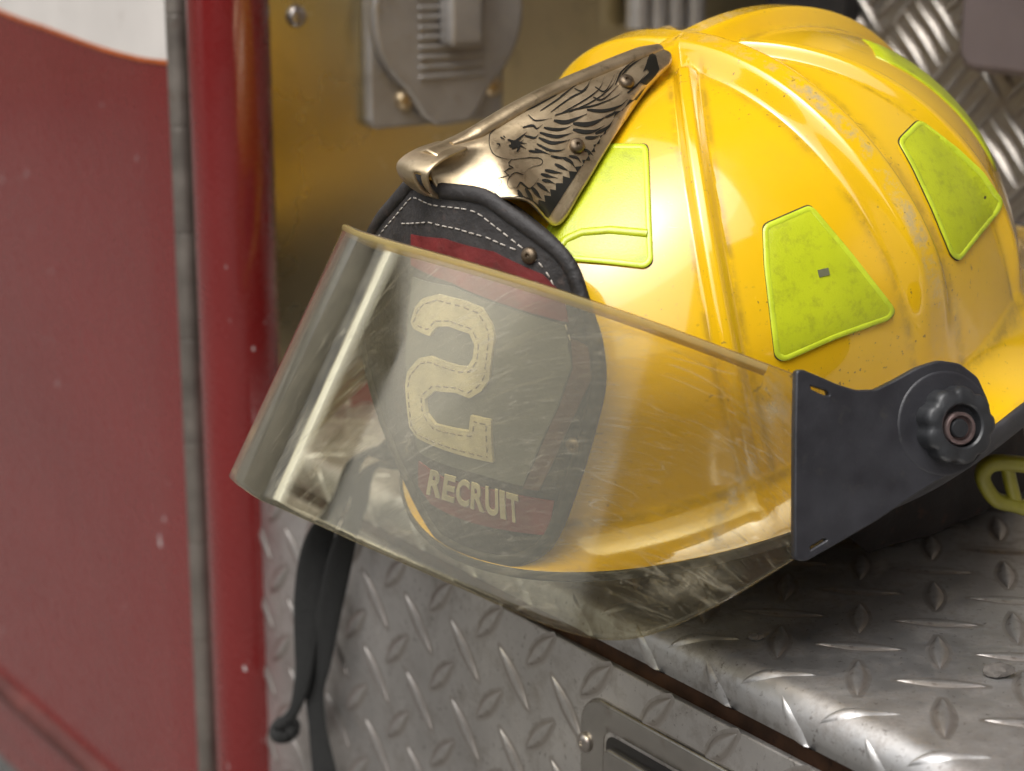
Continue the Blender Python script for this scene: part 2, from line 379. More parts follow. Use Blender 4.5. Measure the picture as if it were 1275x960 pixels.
def lug_mesh(name, L, Wd, H, mat):            # pointed lens, crest along x, with a thin soil ring round it
    V = []; F = []; nu, nv = 15, 7; soil = []
    for i in range(nu):
        t = -1 + 2 * i / (nu - 1); hw = (1 - abs(t) ** 1.7) * Wd / 2 + 1e-5
        for k in range(nv):
            v = -1 + 2 * k / (nv - 1)
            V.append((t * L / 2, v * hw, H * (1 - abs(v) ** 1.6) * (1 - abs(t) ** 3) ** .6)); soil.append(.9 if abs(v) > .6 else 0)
    for i in range(nu - 1):
        for k in range(nv - 1): F.append([i * nv + k, (i + 1) * nv + k, (i + 1) * nv + k + 1, i * nv + k + 1])
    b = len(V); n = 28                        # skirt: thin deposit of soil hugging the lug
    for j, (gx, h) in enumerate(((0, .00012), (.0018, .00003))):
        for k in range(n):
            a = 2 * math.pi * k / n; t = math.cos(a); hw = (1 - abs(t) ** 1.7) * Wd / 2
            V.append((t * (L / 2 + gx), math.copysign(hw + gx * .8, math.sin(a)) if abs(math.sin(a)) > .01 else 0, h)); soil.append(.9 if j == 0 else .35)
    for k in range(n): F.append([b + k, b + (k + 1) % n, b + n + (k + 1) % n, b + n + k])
    me = bpy.data.meshes.new(name); me.from_pydata(V, [], F); me.materials.append(mat)
    me.polygons.foreach_set('use_smooth', [True] * len(me.polygons))
    at = me.attributes.new('soil', 'FLOAT', 'POINT'); at.data.foreach_set('value', soil); me.update(); return me
lugT = lug_mesh('lug', .032, .0072, .0010, M_PLATE); lugF = lug_mesh('lug', .031, .0075, .0012, M_PLATE2); lugF2 = lug_mesh('lug', .0265, .0082, .0012, M_PLATE2)
def put_lug(me, c, xdir, ndir, parent, name='lug', s_=1):
    x = xdir / np.linalg.norm(xdir); n = ndir / np.linalg.norm(ndir); y = np.cross(n, x)
    o = bpy.data.objects.new(name, me); COL.objects.link(o); o.parent = parent
    o.matrix_world = Matrix(((x[0] * s_, y[0] * s_, n[0], c[0]), (x[1] * s_, y[1] * s_, n[1], c[1]), (x[2] * s_, y[2] * s_, n[2], c[2]), (0, 0, 0, 1)))
    return o
# top: lattice measured on the plate
P = .0411; sA, qA = -.4925, .501 - Q0
for i in range(-12, 12):
    for j in range(-2, 8):
        for half in (0, 1):
            s_ = sA + (i + half * .5) * P; q = qA + (j + half * .5) * P
            if s_ < sL - .0 or s_ > -.17 or q < .002: continue
            dirv = (E_ + D_) if half == 0 else (E_ - D_)
            if q < .0105 + .012:              # lug runs over the rolled edge: follow it
                if q < .0155: continue
            put_lug(lugT, W3(s_, q, 0.0), dirv, Z_, step)
# lugs on the bend: bent versions
def bent_lug(s_, ql, dirq, parent):
    L, Wd, H = .029, .0060, .0008; V = []; F = []; nu, nv = 19, 7
    for i in range(nu):
        t = -1 + 2 * i / (nu - 1); hw = (1 - abs(t) ** 1.7) * Wd / 2 + 1e-5
        for k in range(nv):
            v = -1 + 2 * k / (nv - 1); a = t * L / 2; ddx = (a + v * hw * -dirq) / math.sqrt(2); ddq = (a * dirq + v * hw) / math.sqrt(2)
            u = ql + ddq; umin = -(RB * math.pi / 2 + (-zLip - RB)); over = max(0., umin - u); u = max(u, umin); h = H * (1 - abs(v) ** 1.6) * (1 - abs(t) ** 3) ** .6     # u: unrolled distance, 0 at the start of the bend, + inwards
            if u >= 0: p = W3(s_ + ddx, RB + u, h)
            elif -u < RB * math.pi / 2:
                an = -u / RB; p = W3(s_ + ddx, RB - (RB + h) * math.sin(an), -RB + (RB + h) * math.cos(an))
            else: p = W3(s_ + ddx, -h, -RB + (u + RB * math.pi / 2))
            V.append(p)
    for i in range(nu - 1):
        for k in range(nv - 1): F.append([i * nv + k, (i + 1) * nv + k, (i + 1) * nv + k + 1, i * nv + k + 1])
    o = mesh_obj('lug', V, F, M_PLATE, parent); fixn(o); return o
for i in range(-10, 10):
    for half in (0, 1):
        s_ = sA + (i + half * .5) * P
        if s_ < sL + .01 or s_ > -.2: continue
        j = -1
        q = qA + (j + half * .5) * P; u = q - RB
        bent_lug(s_, u, 1 if half == 0 else -1, step)
        if half == 0: bent_lug(s_ + P / 2, u - P * .42, -1, step)

# upper body of the truck above the recess
ub = extrude_poly('upper_body', [W3(-.985, .0, .80), W3(1.6, .0, .80), W3(1.6, .0, 2.1), W3(-.985, .0, 2.1)], D_ * 1.6, M_RED, truck, .01, 2)
lb_ = extrude_poly('recess_end_wall', [W3(.9, .0, -.56), W3(.9, .0, .80), W3(.93, .0, .80), W3(.93, .0, -.56)], D_ * .8, M_RED, truck, .003, 2)
# rusty gap behind the lip
ch = box('gap_channel', (sL, .012, -.05), (.9, .02, -.003), M_RUST, truck); ch['label'] = 'rusty dark channel showing in the gap under the step edge'
# compartment door
door = box('compartment_door', (sL, 0.0, -.56), (.9, .003, zDoor), M_PLATE2, truck, .0008); door['label'] = 'dull aluminium tread plate panel below the step'
a0, z0 = -.7186, -.0534; PF = .0376
for i in range(-6, 14):
    for j in range(-6, 3):
        for half in (0, 1):
            s_ = a0 + (i + half * .5) * PF; z = z0 + (j + half * .5) * PF
            if s_ < sL + .004 or s_ > -.36 or z > zDoor - .010 or z < -.235: continue
            if s_ > front(722, 900)[0] - .004 and z < -.052 - 0.0*(s_): continue
            dirv = (E_ - Z_) if half == 0 else (E_ + Z_)
            if half == 0 and z > zDoor - .012: continue
            put_lug(lugF if half == 0 else lugF2, W3(s_, 0, z), dirv, -D_, door, s_=1.0)
# latch: stamped frame, recess and paddle
A = front(727, 935); Bt = front(748, 868)
lz1 = front(748, 868)[2]; ls0 = front(726, 920)[0]
LX0, LX1, LZ1, LZ0 = ls0, ls0 + .155, lz1, lz1 - .075
def rrect(x0, x1, z0_, z1_, r_, n=8):
    pts = []
    for cx, cz, a in ((x1 - r_, z1_ - r_, 0), (x0 + r_, z1_ - r_, 90), (x0 + r_, z0_ + r_, 180), (x1 - r_, z0_ + r_, 270)):
        for k in range(n + 1): t = R_(a + 90 * k / n); pts.append((cx + r_ * math.cos(t), cz + r_ * math.sin(t)))
    return pts
def ring_plate(name, loops, mat, parent):     # loops: list of (points2d, q)
    n = len(loops[0][0]); V = [W3(x, q, z) for pts, q in loops for x, z in pts]; F = []
    for a in range(len(loops) - 1):
        for k in range(n): F.append([a * n + k, a * n + (k + 1) % n, (a + 1) * n + (k + 1) % n, (a + 1) * n + k])
    o = mesh_obj(name, V, F, mat, parent); fixn(o); return o
fr = ring_plate('latch_frame', [(rrect(LX0, LX1, LZ0, LZ1, .014), 0), (rrect(LX0 + .0006, LX1 - .0006, LZ0 + .0006, LZ1 - .0006, .0135), -.0016), (rrect(LX0 + .0016, LX1 - .0016, LZ0 + .0016, LZ1 - .0016, .013), -.002),
      (rrect(LX0 + .0125, LX1 - .0125, LZ0 + .011, LZ1 - .011, .006), -.002), (rrect(LX0 + .0145, LX1 - .0145, LZ0 + .013, LZ1 - .013, .005), .0005), (rrect(LX0 + .0150, LX1 - .0150, LZ0 + .0135, LZ1 - .0135, .005), .014)], M_CHROME, door)
fr['label'] = 'stamped metal surround of the flush latch'
rc = extrude_poly('latch_recess', [W3(x, .0, z) for x, z in rrect(LX0 + .0155, LX1 - .0155, LZ0 + .014, LZ1 - .014, .005)], -D_ * .0004, M_DARK, door)
pd = extrude_poly('latch_paddle', [W3(x, -.0006, z) for x, z in rrect(LX0 + .0185, LX1 - .0185, LZ0 + .018, LZ1 - .0175, .004)], -D_ * .004, M_CHROME, door, .0012, 3)
sc_c = front(735, 922); screw('latch_screw', W3(sc_c[0], -.002, sc_c[2]), -D_, .0042, M_STEEL, door)

# red sill and diagonal corner behind the post, side panel, post, hinge, truck door
zs = float(onplane(345, 470, E_, sPanel)[2])
sill = extrude_poly('red_sill', [W3(sL - .003, .0, -.5), W3(sL - .003, .0, zs - .006), W3(sPanel, .085, zs - .004), W3(sPanel, .6, zs - .001), W3(sPanel - .02, .6, zs - .001), W3(sPanel - .03, 0, zs - .006), W3(sPanel - .03, 0, -.5)][0:0] or
    [W3(sL - .004, .002, -.5), W3(sPanel + .002, .086, -.5), W3(sPanel + .002, .6, -.5), W3(sPanel - .05, .6, -.5), W3(sPanel - .05, .002, -.5)], Z_ * (.5 + zs - .002), M_RED, truck, .004, 3)
sp = box('side_panel', (sPanel - .012, -.0, zs), (sPanel, .75, .75), M_SIDE, truck, .001); sp['label'] = 'brushed metal side panel with the yellow helmet reflection put into its colour, beside the red post'
def side(px, py, off=0):
    p = onplane(px, py, E_, sPanel + off); return np.array([p @ D_ - Q0, p[2]])
def SW(q, z, off): return W3(sPanel + off, q, z)
c = side(368, 20); screw('panel_screw', SW(c[0], c[1], 0), E_, .0055, M_STEEL, sp)
# post
pc = front(286, 600, -.002); PRAD = .0195
post_path = [W3(pc[0], -.002 + 0, z) for z in (-.6, -.3, 0, .3, .8)]
pr_l = onplane(250, 480, D_, Q0 - .002) @ E_; pr_r = onplane(336, 480, D_, Q0 - .002) @ E_
post = tube('corner_post', [W3((pr_l + pr_r) / 2 + .000, .002, z) for z in np.linspace(-.6, .8, 12)], .0205, .0195, M_RED, truck, up=tuple(D_), seg=40, power=2.2)
post['label'] = 'rounded red corner post with chipped paint'
# door + hinge
hq = -.004
hs0 = front(240, 480, hq)[0]
hinge = mesh_obj('door_hinge', [W3(hs0 + a, q, z) for z in (-.6, .8) for a, q in ((-.012, .006), (.012, .006), (.012, .009), (-.012, .009))], [(0, 1, 5, 4), (1, 2, 6, 5), (2, 3, 7, 6), (3, 0, 4, 7)], M_DARK, truck, smooth=False)
hinge['label'] = 'long continuous stainless hinge on the edge of the red door'
ks = [front(218 + .052 * y, y, hq)[2] for y in (-115, 17, 157, 290, 422, 552, 677, 797, 915, 1030)]
kme = None
for a, b in zip(ks[:-1], ks[1:]):
    zc = (a + b) / 2; h = abs(a - b) / 2 - .00015
    kz = [zc - h, zc - h + .0006, zc - h + .0012, zc - h + .003, zc, zc + h - .003, zc + h - .0012, zc + h - .0006, zc + h]; kr = [.0058, .0060, .0060, .0060, .0060, .0060, .0060, .0060, .0058]
    tube('knuckle', [W3(hs0, hq, z) for z in kz], kr, kr, M_HINGE, hinge, up=tuple(D_), seg=20)
dq = .0
tdoor = extrude_poly('truck_door', [W3(hs0 - .008, dq, -.34), W3(hs0 - .008, dq, .8), W3(hs0 - .9, dq, .8), W3(hs0 - .9, dq, -.34)], D_ * .03, M_RED, truck, .006, 3)
tdoor['label'] = 'faded red truck door with white upper stripe'
# door skin standing slightly proud, leaving a margin by the hinge
def fd(px, py, q): p = front(px, py, q); return (p[0], p[2])
x_m = front(196, 480, dq - .003)[0]
xe = hs0 - .0085
def dqf(x): return dq - .0035 + .0016 * max(0., (x - x_m) / (xe - x_m)) ** 1.3
xs_ = [hs0 - .9, x_m - .02] + list(np.linspace(x_m, xe, 8)); V = []
for x in xs_: V += [W3(x, dqf(x), -.31), W3(x, dqf(x), .8)]
V += [W3(xe, dq + .001, -.31), W3(xe, dq + .001, .8)]
skin = mesh_obj('door_skin', V, [(2 * i, 2 * i + 2, 2 * i + 3, 2 * i + 1) for i in range(len(xs_))], M_RED, tdoor, smooth=False)
cur = [fd(x, y, dq - .004) for x, y in ((-420, -190), (-250, -100), (-120, -40), (0, 13), (60, 35), (120, 57), (170, 71), (214, 78))]
curs = catmull([(x, z, 0) for x, z in cur], 60)
cs = [(x, z) for x, z, _ in curs if x < xe]
V = [p for x, z in cs for p in (W3(x, dqf(x) - .0004, z), W3(x, dqf(x) - .0004, .8))]
ws = mesh_obj('white_stripe', V, [(2 * i, 2 * i + 2, 2 * i + 3, 2 * i + 1) for i in range(len(cs) - 1)], M_WHITE, tdoor, smooth=False)
V = [W3(x, dqf(x) - .0007, z + dz) for x, z in cs for dz in (-.0016, .0006)]
pin = mesh_obj('orange_pinstripe', V, [(2 * i, 2 * i + 2, 2 * i + 3, 2 * i + 1) for i in range(len(cs) - 1)], M_ORANGE, tdoor)
tube('drip_edge', [W3(s_, dq - .004, front(0, 842, dq)[2] + 0 * s_) for s_ in np.linspace(hs0 - .9, hs0 - .012, 20)], .007, .008, M_REDD, tdoor, up=tuple(D_), seg=14)
# outlet cover on the side panel
oc = box('outlet_cover', (0, 0, 0), (.001, .001, .001), M_ALUCAST, truck)
bpy.data.objects.remove(oc)
c0 = side(540, 12); r0 = .046
q0_, z0_ = side(451, 160); q1_, _ = side(617, 128); zt_ = c0[1] + (c0[1] - z0_)
oc = extrude_poly('outlet_cover', [SW(q, z, 0) for q, z in rrect(q0_, q1_, z0_, zt_, .006)], E_ * .008, M_ALUCAST, truck, .002, 3)
oc['label'] = 'grey cast metal outlet cover with round ribbed flap'
lid = [(r0 * math.cos(t) + c0[0], r0 * math.sin(t) + c0[1]) for t in np.linspace(R_(-55), R_(235), 50)]
tabz = side(570, 150)[1]
lid += [(c0[0] - .016, tabz + .006), (c0[0] - .008, tabz), (c0[0] + .012, tabz + .001), (c0[0] + .018, tabz + .008)]
lidc = np.mean(lid, 0)
lo = extrude_poly('lid', [SW(q, z, .008) for q, z in lid], E_ * .008, M_ALUCAST, oc, .0025, 3)
for k in range(11):
    zr = side(550, 92)[1] + k * .0050; extrude_poly('rib', [SW(q, z, .0161) for q, z in rrect(c0[0] - .020, c0[0] + .020, zr, zr + .0022, .001, 3)], E_ * .0018, M_ALUCAST, oc, .0005)
zb = side(560, 52)[1]; extrude_poly('hinge_block', [SW(q, z, .016) for q, z in rrect(c0[0] - .008, c0[0] + .013, zb, zb + .05, .004)], E_ * .012, M_ALUCAST, oc, .003, 3)
for px, py in ((493, 122), (602, 105)):
    c = side(px, py); screw('cover_screw', SW(c[0], c[1], .008), E_, .0055, M_BRASS, oc)
# ribbed pipe bundle and back wall
for k, px in enumerate((778, 800, 822, 846)):
    c = side(px, 10); tube('conduit', [SW(c[0], z, .012) for z in (-.0 + c[1] - .01, c[1] + .01, c[1] + .3)], .007, .007, M_ALUCAST, truck, up=tuple(E_), seg=14)
QB = .36
bw = box('back_wall', (sPanel, QB, -.0), (.9, QB + .01, .75), M_WALLPL, truck); bw['label'] = 'five bar tread plate wall behind the helmet'
wl = lug_mesh('bar_lug', .046, .0062, .0028, M_WALLPL)
base = front(1150, 48, QB); PW = .058
for i in range(-3, 7):
    for j in range(-4, 3):
        for half in (0, 1):
            s_ = base[0] + (i + .5 * half) * PW; z = base[2] + (j + .5 * half) * PW
            if s_ < front(1040, 0, QB)[0] or z < .05: continue
            dirv = (E_ - Z_ * 1.0) if half == 0 else (E_ + Z_)
            per = (E_ + Z_) if half == 0 else (E_ - Z_)
            for k in range(-2, 3): put_lug(wl, W3(s_, QB, z) + per / math.sqrt(2) * k * .0098, dirv, -D_, bw, 'bar_lug', 1 - .07 * abs(k))
gp = front(1190, 78, QB - .03)
gb = extrude_poly('grey_cabinet', [W3(x, QB - .03, z) for x, z in rrect(gp[0], gp[0] + .5, gp[2] - .004, gp[2] + .4, .012)], D_ * .029, M_GREY, truck, .004); gb['label'] = 'smooth grey purple metal cover above the tread wall'
db = front(1000, 20, QB - .02); box('dark_recess', (front(955, 0, QB - .01)[0], QB - .012, db[2] - .1), (front(1056, 0, QB - .01)[0], QB - .001, db[2] + .3), M_DARK, truck)

# ------------------------------------------------------------------ fire helmet
helmet = bpy.data.objects.new('fire_helmet', None); COL.objects.link(helmet); helmet.location = W3(-.55, .05, .0) * 0 + np.array([HT[0], HT[1], 0.0])
tag(helmet, 'scuffed yellow fire helmet with clear face shield and leather badge on the tread step', 'helmet')
bpy.context.view_layer.update()
Hinv = helmet.matrix_world.inverted()
def H(name, V, F, mat, **k):                   # mesh in helmet-local coordinates
    o = mesh_obj(name, toW(np.array(V)), F, mat, None, **k); return adopt(o, helmet)
def adopt(o, p):
    o.parent = p; o.matrix_parent_inverse = (Hinv if p is helmet else Matrix()); return o

A_BR, B_BR = AF +0.0030, B_ +0.0159
def brimR(phi):
    c, s_ = np.cos(phi), np.sin(phi); A = np.where(c > 0, A_BR, AB + .065); return 1 / np.sqrt((c / A) ** 2 + (s_ / B_BR) ** 2)
def brimZ(phi): return -0.0130 - .030 * sstep(.1, 1.0, -np.cos(phi))
NP, ND, NF = 900, 130, 26
phi = np.linspace(0, 2 * math.pi, NP, endpoint=False)
def combh(rho, ph, z):
    h = np.zeros_like(rho); crest = np.zeros_like(rho); gr = np.zeros_like(rho)
    def add(p0, w_, flat, hh, minor):
        nonlocal h, crest, gr
        dphi = (ph - p0 + np.pi) % (2 * np.pi) - np.pi
        fw = np.cos(dphi) > 0; d = np.where(fw, np.abs(rho * np.sin(dphi)), rho)
        x = d / w_; pr_ = 1 - sstep(flat, 1.0, x)
        along = np.where(fw, rho * np.cos(dphi), 0)
        if minor:
            st = sstep(.017, .023, along); en = 1 - sstep(.75, 1.0, 1 - z / C_) * .75
            hh_ = hh * st * en; g_ = np.exp(-((x - 1.12) / .22) ** 2) * st
            h = np.where(pr_ * hh_ > h, pr_ * hh_, h) - .0006 * g_
        else:
            en = 1 - sstep(.10, .35, 1 - z / C_) if p0 == 0 else 1 - sstep(.45, .92, 1 - z / C_) * (.92 if abs(np.sin(p0)) > .9 else .6)
            hh_ = hh * en; g_ = np.exp(-((x - 1.05) / .18) ** 2) * .9 * (along > .012)
            h = np.maximum(h, pr_ * hh_); crest = np.maximum(crest, (1 - sstep(flat * .5, flat * 1.15, x)) * (.35 + .65 * sstep(.015, .05, along)) * en)
        gr = np.maximum(gr, g_)
    # crests are wide ribs, the lesser ones narrow
    add(0, .011, .32, .0070, False); add(np.pi / 2, .0125, .30, .0075, False); add(-np.pi / 2, .0125, .30, .0075, False); add(np.pi, .0125, .35, .0068, False)
    for p0 in (PH1, -PH1, PH2, -PH2): add(p0, .0056, .22, .0042, True)
    return h, crest, gr
def dome_pt(ph, th):
    c, s_ = np.cos(ph), np.sin(ph); R = Rdome(c, s_)
    # mid surface
    rr = np.sin(th) ** (2 / NN); zz = np.cos(th) ** (2 / NN)
    z = C_ * zz; zf = .003 + .012 * sstep(.0, .9, -c)
    inw = 1 - (.050 - .035 * sstep(0, .6, -c)) * (1 - sstep(zf, .055 + zf, z))
    return R * rr * inw, z
rows = []; wear = []; grime = []
for i in range(ND):
    c_ = np.cos(phi); zf = .003 + .012 * sstep(.0, .9, -c_)
    thf = np.arccos(np.clip(zf / C_, 0, 1) ** (NN / 2))
    th = (i / (ND - 1)) ** 0.9 * thf
    th = np.maximum(th, 1e-4)
    rho, z = dome_pt(phi, th); e_ = 1e-3
    r2, z2 = dome_pt(phi, th + e_); r1, z1 = dome_pt(phi, np.maximum(th - e_, 1e-5)); tx, tz = r2 - r1, z2 - z1; L = np.sqrt(tx ** 2 + tz ** 2) + 1e-12
    nx, nz = -tz / L, tx / L
    nx, nz = np.abs(nx), np.abs(nz)
    if i == 0: nx, nz = nx * 0, nz * 0 + 1
    h, cr_, g_ = combh(rho, phi, z)
    rho_ = rho + nx * h; z_ = z + nz * h
    rows.append(np.stack([rho_ * np.cos(phi), rho_ * np.sin(phi), z_], -1)); wear.append(cr_); grime.append(g_ * .8)
    last = (rho_, z_)
rf, zf_ = last; Rb, Zb = brimR(phi), brimZ(phi)
for i in range(1, NF + 1):
    t = i / NF; cx = rf + (Rb - rf) * .18; cz = Zb + (zf_ - Zb) * .30
    rho = (1 - t) ** 2 * rf + 2 * t * (1 - t) * cx + t * t * Rb; z = (1 - t) ** 2 * zf_ + 2 * t * (1 - t) * cz + t * t * Zb
    rows.append(np.stack([rho * np.cos(phi), rho * np.sin(phi), z], -1)); wear.append(np.full(NP, .5 if i == NF else .12 if i > NF - 4 else 0)); grime.append(np.full(NP, .9 * math.exp(-((t - .12) / .1) ** 2) + .3 * (i > NF - 3)))
NR = len(rows); V = np.concatenate(rows); F = []
idx = np.arange(NP); nxt = (idx + 1) % NP
for i in range(NR - 1):
    F.append(np.stack([i * NP + idx, (i + 1) * NP + idx, (i + 1) * NP + nxt, i * NP + nxt], -1))
F = np.concatenate(F)
def fast_mesh(name, V, F, mats):
    me = bpy.data.meshes.new(name); me.vertices.add(len(V)); me.vertices.foreach_set('co', np.asarray(V, np.float32).ravel())
    me.loops.add(F.size); me.loops.foreach_set('vertex_index', F.ravel().astype(np.int32)); me.polygons.add(len(F))
    me.polygons.foreach_set('loop_start', (np.arange(len(F)) * F.shape[1]).astype(np.int32))
    me.update(calc_edges=True); me.validate()
    for m_ in mats: me.materials.append(m_)
    me.polygons.foreach_set('use_smooth', [True] * len(me.polygons)); return me
Vw = toW(V)
me = fast_mesh('shell', Vw, F, [M_SHELL])
me.attributes.new('wear', 'FLOAT', 'POINT').data.foreach_set('value', np.concatenate(wear).astype(np.float32))
me.attributes.new('grime', 'FLOAT', 'POINT').data.foreach_set('value', np.concatenate(grime).astype(np.float32))
shell = bpy.data.objects.new('shell', me); COL.objects.link(shell); adopt(shell, helmet); solid(shell, .0025, -1)
shell['label'] = 'glossy yellow crown with raised combs and flared brim'
shell_bvh = BVHTree.FromPolygons([Vector(v) for v in Vw], [tuple(map(int, f)) for f in F])
def cast(bvh, px, py, off=0., far=None):
    d = Vector(ray(px, py)); loc, n, i, dist = bvh.ray_cast(Vector(CAM), d)
    if loc is None: return None, None
    if n.dot(d) > 0: n = -n
    return np.array(loc + n * off), np.array(n)
def obj_bvh(o):
    return BVHTree.FromPolygons([o.matrix_world @ v.co for v in o.data.vertices], [tuple(p.vertices) for p in o.data.polygons])

def trim_at(ph, dz): # rubber trim along the brim
    return np.stack([brimR(ph) * np.cos(ph), brimR(ph) * np.sin(ph), brimZ(ph) - dz], -1)
pt = np.linspace(0, 2 * math.pi, 240, endpoint=False)
tw = 1 - .55 * sstep(.2, .8, np.cos(pt))
tr = tube('edge_trim', toW(trim_at(pt, .0035 * tw)), .0020 * tw, .0045 * tw, M_RUBBER, None, up=tuple(HM[:, 2]), seg=14, closed=True, power=3); adopt(tr, helmet)
tr['label'] = 'black rubber strip round the brim edge'

# decals: traced outline laid on a surface as a thin sheet with side walls
def inside(p, poly):
    x, y = p; c = False; n = len(poly)
    for i in range(n):
        x1, y1 = poly[i]; x2, y2 = poly[i - 1]
        if (y1 > y) != (y2 > y) and x < (x2 - x1) * (y - y1) / (y2 - y1) + x1: c = not c
    return c
def roundpoly(P, r_, n=4):
    out = []; P = [np.array(p, float) for p in P]; m = len(P)
    for i in range(m):
        a, b, c = P[i - 1], P[i], P[(i + 1) % m]; u = a - b; v = c - b; lu, lv = np.linalg.norm(u), np.linalg.norm(v); d = min(r_, lu * .45, lv * .45)
        p0 = b + u / lu * d; p1 = b + v / lv * d
        for k in range(n + 1): t = k / n; out.append((1 - t) ** 2 * p0 + 2 * t * (1 - t) * b + t * t * p1)
    return out
def densify(P, st):
    out = []
    for i in range(len(P)):
        a, b = np.array(P[i], float), np.array(P[(i + 1) % len(P)], float); n = max(1, int(np.linalg.norm(b - a) / st))
        for k in range(n): out.append(a + (b - a) * k / n)
    return out
def decal(name, polys, caster, off, thick, mat, parent, step=10, smooth_n=True, puff=0., pull=None):
    V = []; F = []
    for P in polys:
        P = densify(P, step); n = len(P); pts = [tuple(p) for p in P]
        xs = [p[0] for p in P]; ys = [p[1] for p in P]
        gx = np.arange(min(xs) + step * .5, max(xs), step); gy = np.arange(min(ys) + step * .5, max(ys), step)
        PA = np.array(P)
        for x in gx:
            for y in gy:
                if inside((x, y), pts) and np.min(np.hypot(PA[:, 0] - x, PA[:, 1] - y)) > step * .45: pts.append((x, y))
        vs, es, fs, ov, oe, of = delaunay_2d_cdt([Vector(p) for p in pts], [], [list(range(n))], 1, 1e-5)
        base = len(V); ok = True; tops = []
        for v in vs:
            q, nn = caster(v.x, v.y, 0.)
            if q is None and pull is not None:
                for kk in range(1, 16):
                    q, nn = caster(v.x + (pull[0] - v.x) * .02 * kk, v.y + (pull[1] - v.y) * .02 * kk, 0.)
                    if q is not None: break
            if q is None: ok = False; break
            dmin = np.min(np.hypot(PA[:, 0] - v.x, PA[:, 1] - v.y)); pf = puff * float(sstep(0, 12, dmin))
            V.append(q + nn * (off + thick + pf)); tops.append((q, nn))
        if not ok: V = V[:base]; continue
        F += [[base + i for i in f] for f in fs]
        # walls
        used = {}
        for f in fs:
            m_ = len(f)
            for k in range(m_): e = (f[k], f[(k + 1) % m_]); used[tuple(sorted(e))] = used.get(tuple(sorted(e)), []) + [e]
        low = {}
        for kx, es_ in used.items():
            if len(es_) == 1:
                a, b = es_[0]
                for i in (a, b):
                    if i not in low: low[i] = len(V); V.append(tops[i][0] + tops[i][1] * off)
                F.append([base + a, low[a], low[b], base + b])
    o = mesh_obj(name, V, F, mat); fixn(o); o.data.set_sharp_from_angle(angle=R_(50)); o.parent = parent
    if parent is helmet: o.matrix_parent_inverse = Hinv
    return o
def path_strip(name, P, caster, off, r_, mat, parent, st=6, closed=True, flat=.5):
    P = densify(P, st) if closed else [p for i in range(len(P) - 1) for p in [np.array(P[i]) + (np.array(P[i + 1]) - np.array(P[i])) * k / max(1, int(np.hypot(*(np.array(P[i + 1]) - np.array(P[i]))) / st)) for k in range(max(1, int(np.hypot(*(np.array(P[i + 1]) - np.array(P[i]))) / st)))]] + [P[-1]]
    pts = []; nn = []
    for p in P:
        q, n = caster(p[0], p[1], off)
        if q is not None: pts.append(q); nn.append(n)
    o = tube(name, pts, r_, r_ * flat, mat, None, up=np.array(nn), seg=10, closed=closed); o.parent = parent
    if parent is helmet: o.matrix_parent_inverse = Hinv
    return o
castS = lambda x, y, o: cast(shell_bvh, x, y, o)
def shrink(P, f):
    c = np.mean(np.array(P), 0); return [c + (np.array(p) - c) * f for p in P]
stk = [
 ([(741, 181), (806, 181), (809, 250), (812, 326), (805, 333), (760, 328), (700, 323), (672, 318), (668, 312), (680, 292), (705, 246)], 'lime reflective sticker near the metal wing holder'),
 ([(950, 281), (1008, 256), (1060, 318), (1113, 386), (1108, 396), (1040, 420), (974, 449), (965, 444), (960, 400), (952, 330)], 'large lime reflective sticker with a grey nick, on the side panel of the crown'),
 ([(1117, 176), (1143, 150), (1190, 185), (1222, 215), (1247, 252), (1243, 262), (1215, 296), (1192, 325), (1183, 318), (1160, 262), (1135, 208)], 'lime reflective sticker towards the rear of the crown'),
]
for P, lb in stk:
    P = roundpoly(P, 7)
    gobj = decal('sticker_backing', [shrink(P, 1.022)], castS, .00005, .00015, M_GRIME, helmet, 12)
    so = decal('reflective_sticker', [P], castS, .0003, .0007, M_LIME, helmet, 6, puff=.0002); so['label'] = lb
    bo = path_strip('sticker_border', shrink(P, .965), castS, .0010, .0011, M_LIMEB, so, 7, flat=.3)
    gobj.parent = so; gobj.matrix_parent_inverse = Matrix()
    if 'nick' in lb:
        decal('nick', [[(1016, 337), (1029, 334), (1031, 343), (1018, 346)]], castS, .0012, .0003, M_NICK, so, 5)
    if 'wing' in lb:
        path_strip('crease', [(697, 312), (705, 300), (725, 291), (760, 288), (806, 292)], castS, .0013, .0016, M_LIME, so, 6, closed=False)
# rear sticker on the far side, seen edge-on along the skyline of the crown
def castL(phd, zt):
    pass
dl = []
def dome_local(ph, z, lift):
    th = math.acos(min(1, z / C_) ** (NN / 2)); rho, zz = dome_pt(np.array([ph]), np.array([th])); r2, z2 = dome_pt(np.array([ph]), np.array([th + .01]))
    tx, tz = float(r2[0] - rho[0]), float(z2[0] - zz[0]); L = math.hypot(tx, tz); nx, nz = abs(tz / L), abs(tx / L); r_ = float(rho[0]) + nx * lift
    return (r_ * math.cos(ph), r_ * math.sin(ph), float(zz[0]) + nz * lift)
for sgn, lb in ((1, 'lime reflective sticker seen edge on behind the crown'), (-1, None)):
    V = []; F = []; n1, n2 = 10, 10
    for i in range(n1 + 1):
        z = .105 - .055 * i / n1; pm = R_(150) * sgn; hw = R_(9 + 5 * i / n1)
        for k in range(n2 + 1): V.append(dome_local(pm + hw * (-1 + 2 * k / n2), z, .0004))
    for i in range(n1):
        for k in range(n2): F.append([i * (n2 + 1) + k, (i + 1) * (n2 + 1) + k, (i + 1) * (n2 + 1) + k + 1, i * (n2 + 1) + k + 1])
    o = H('reflective_sticker', V, F, M_LIME); solid(o, .0008, -1)
    if lb: o['label'] = lb

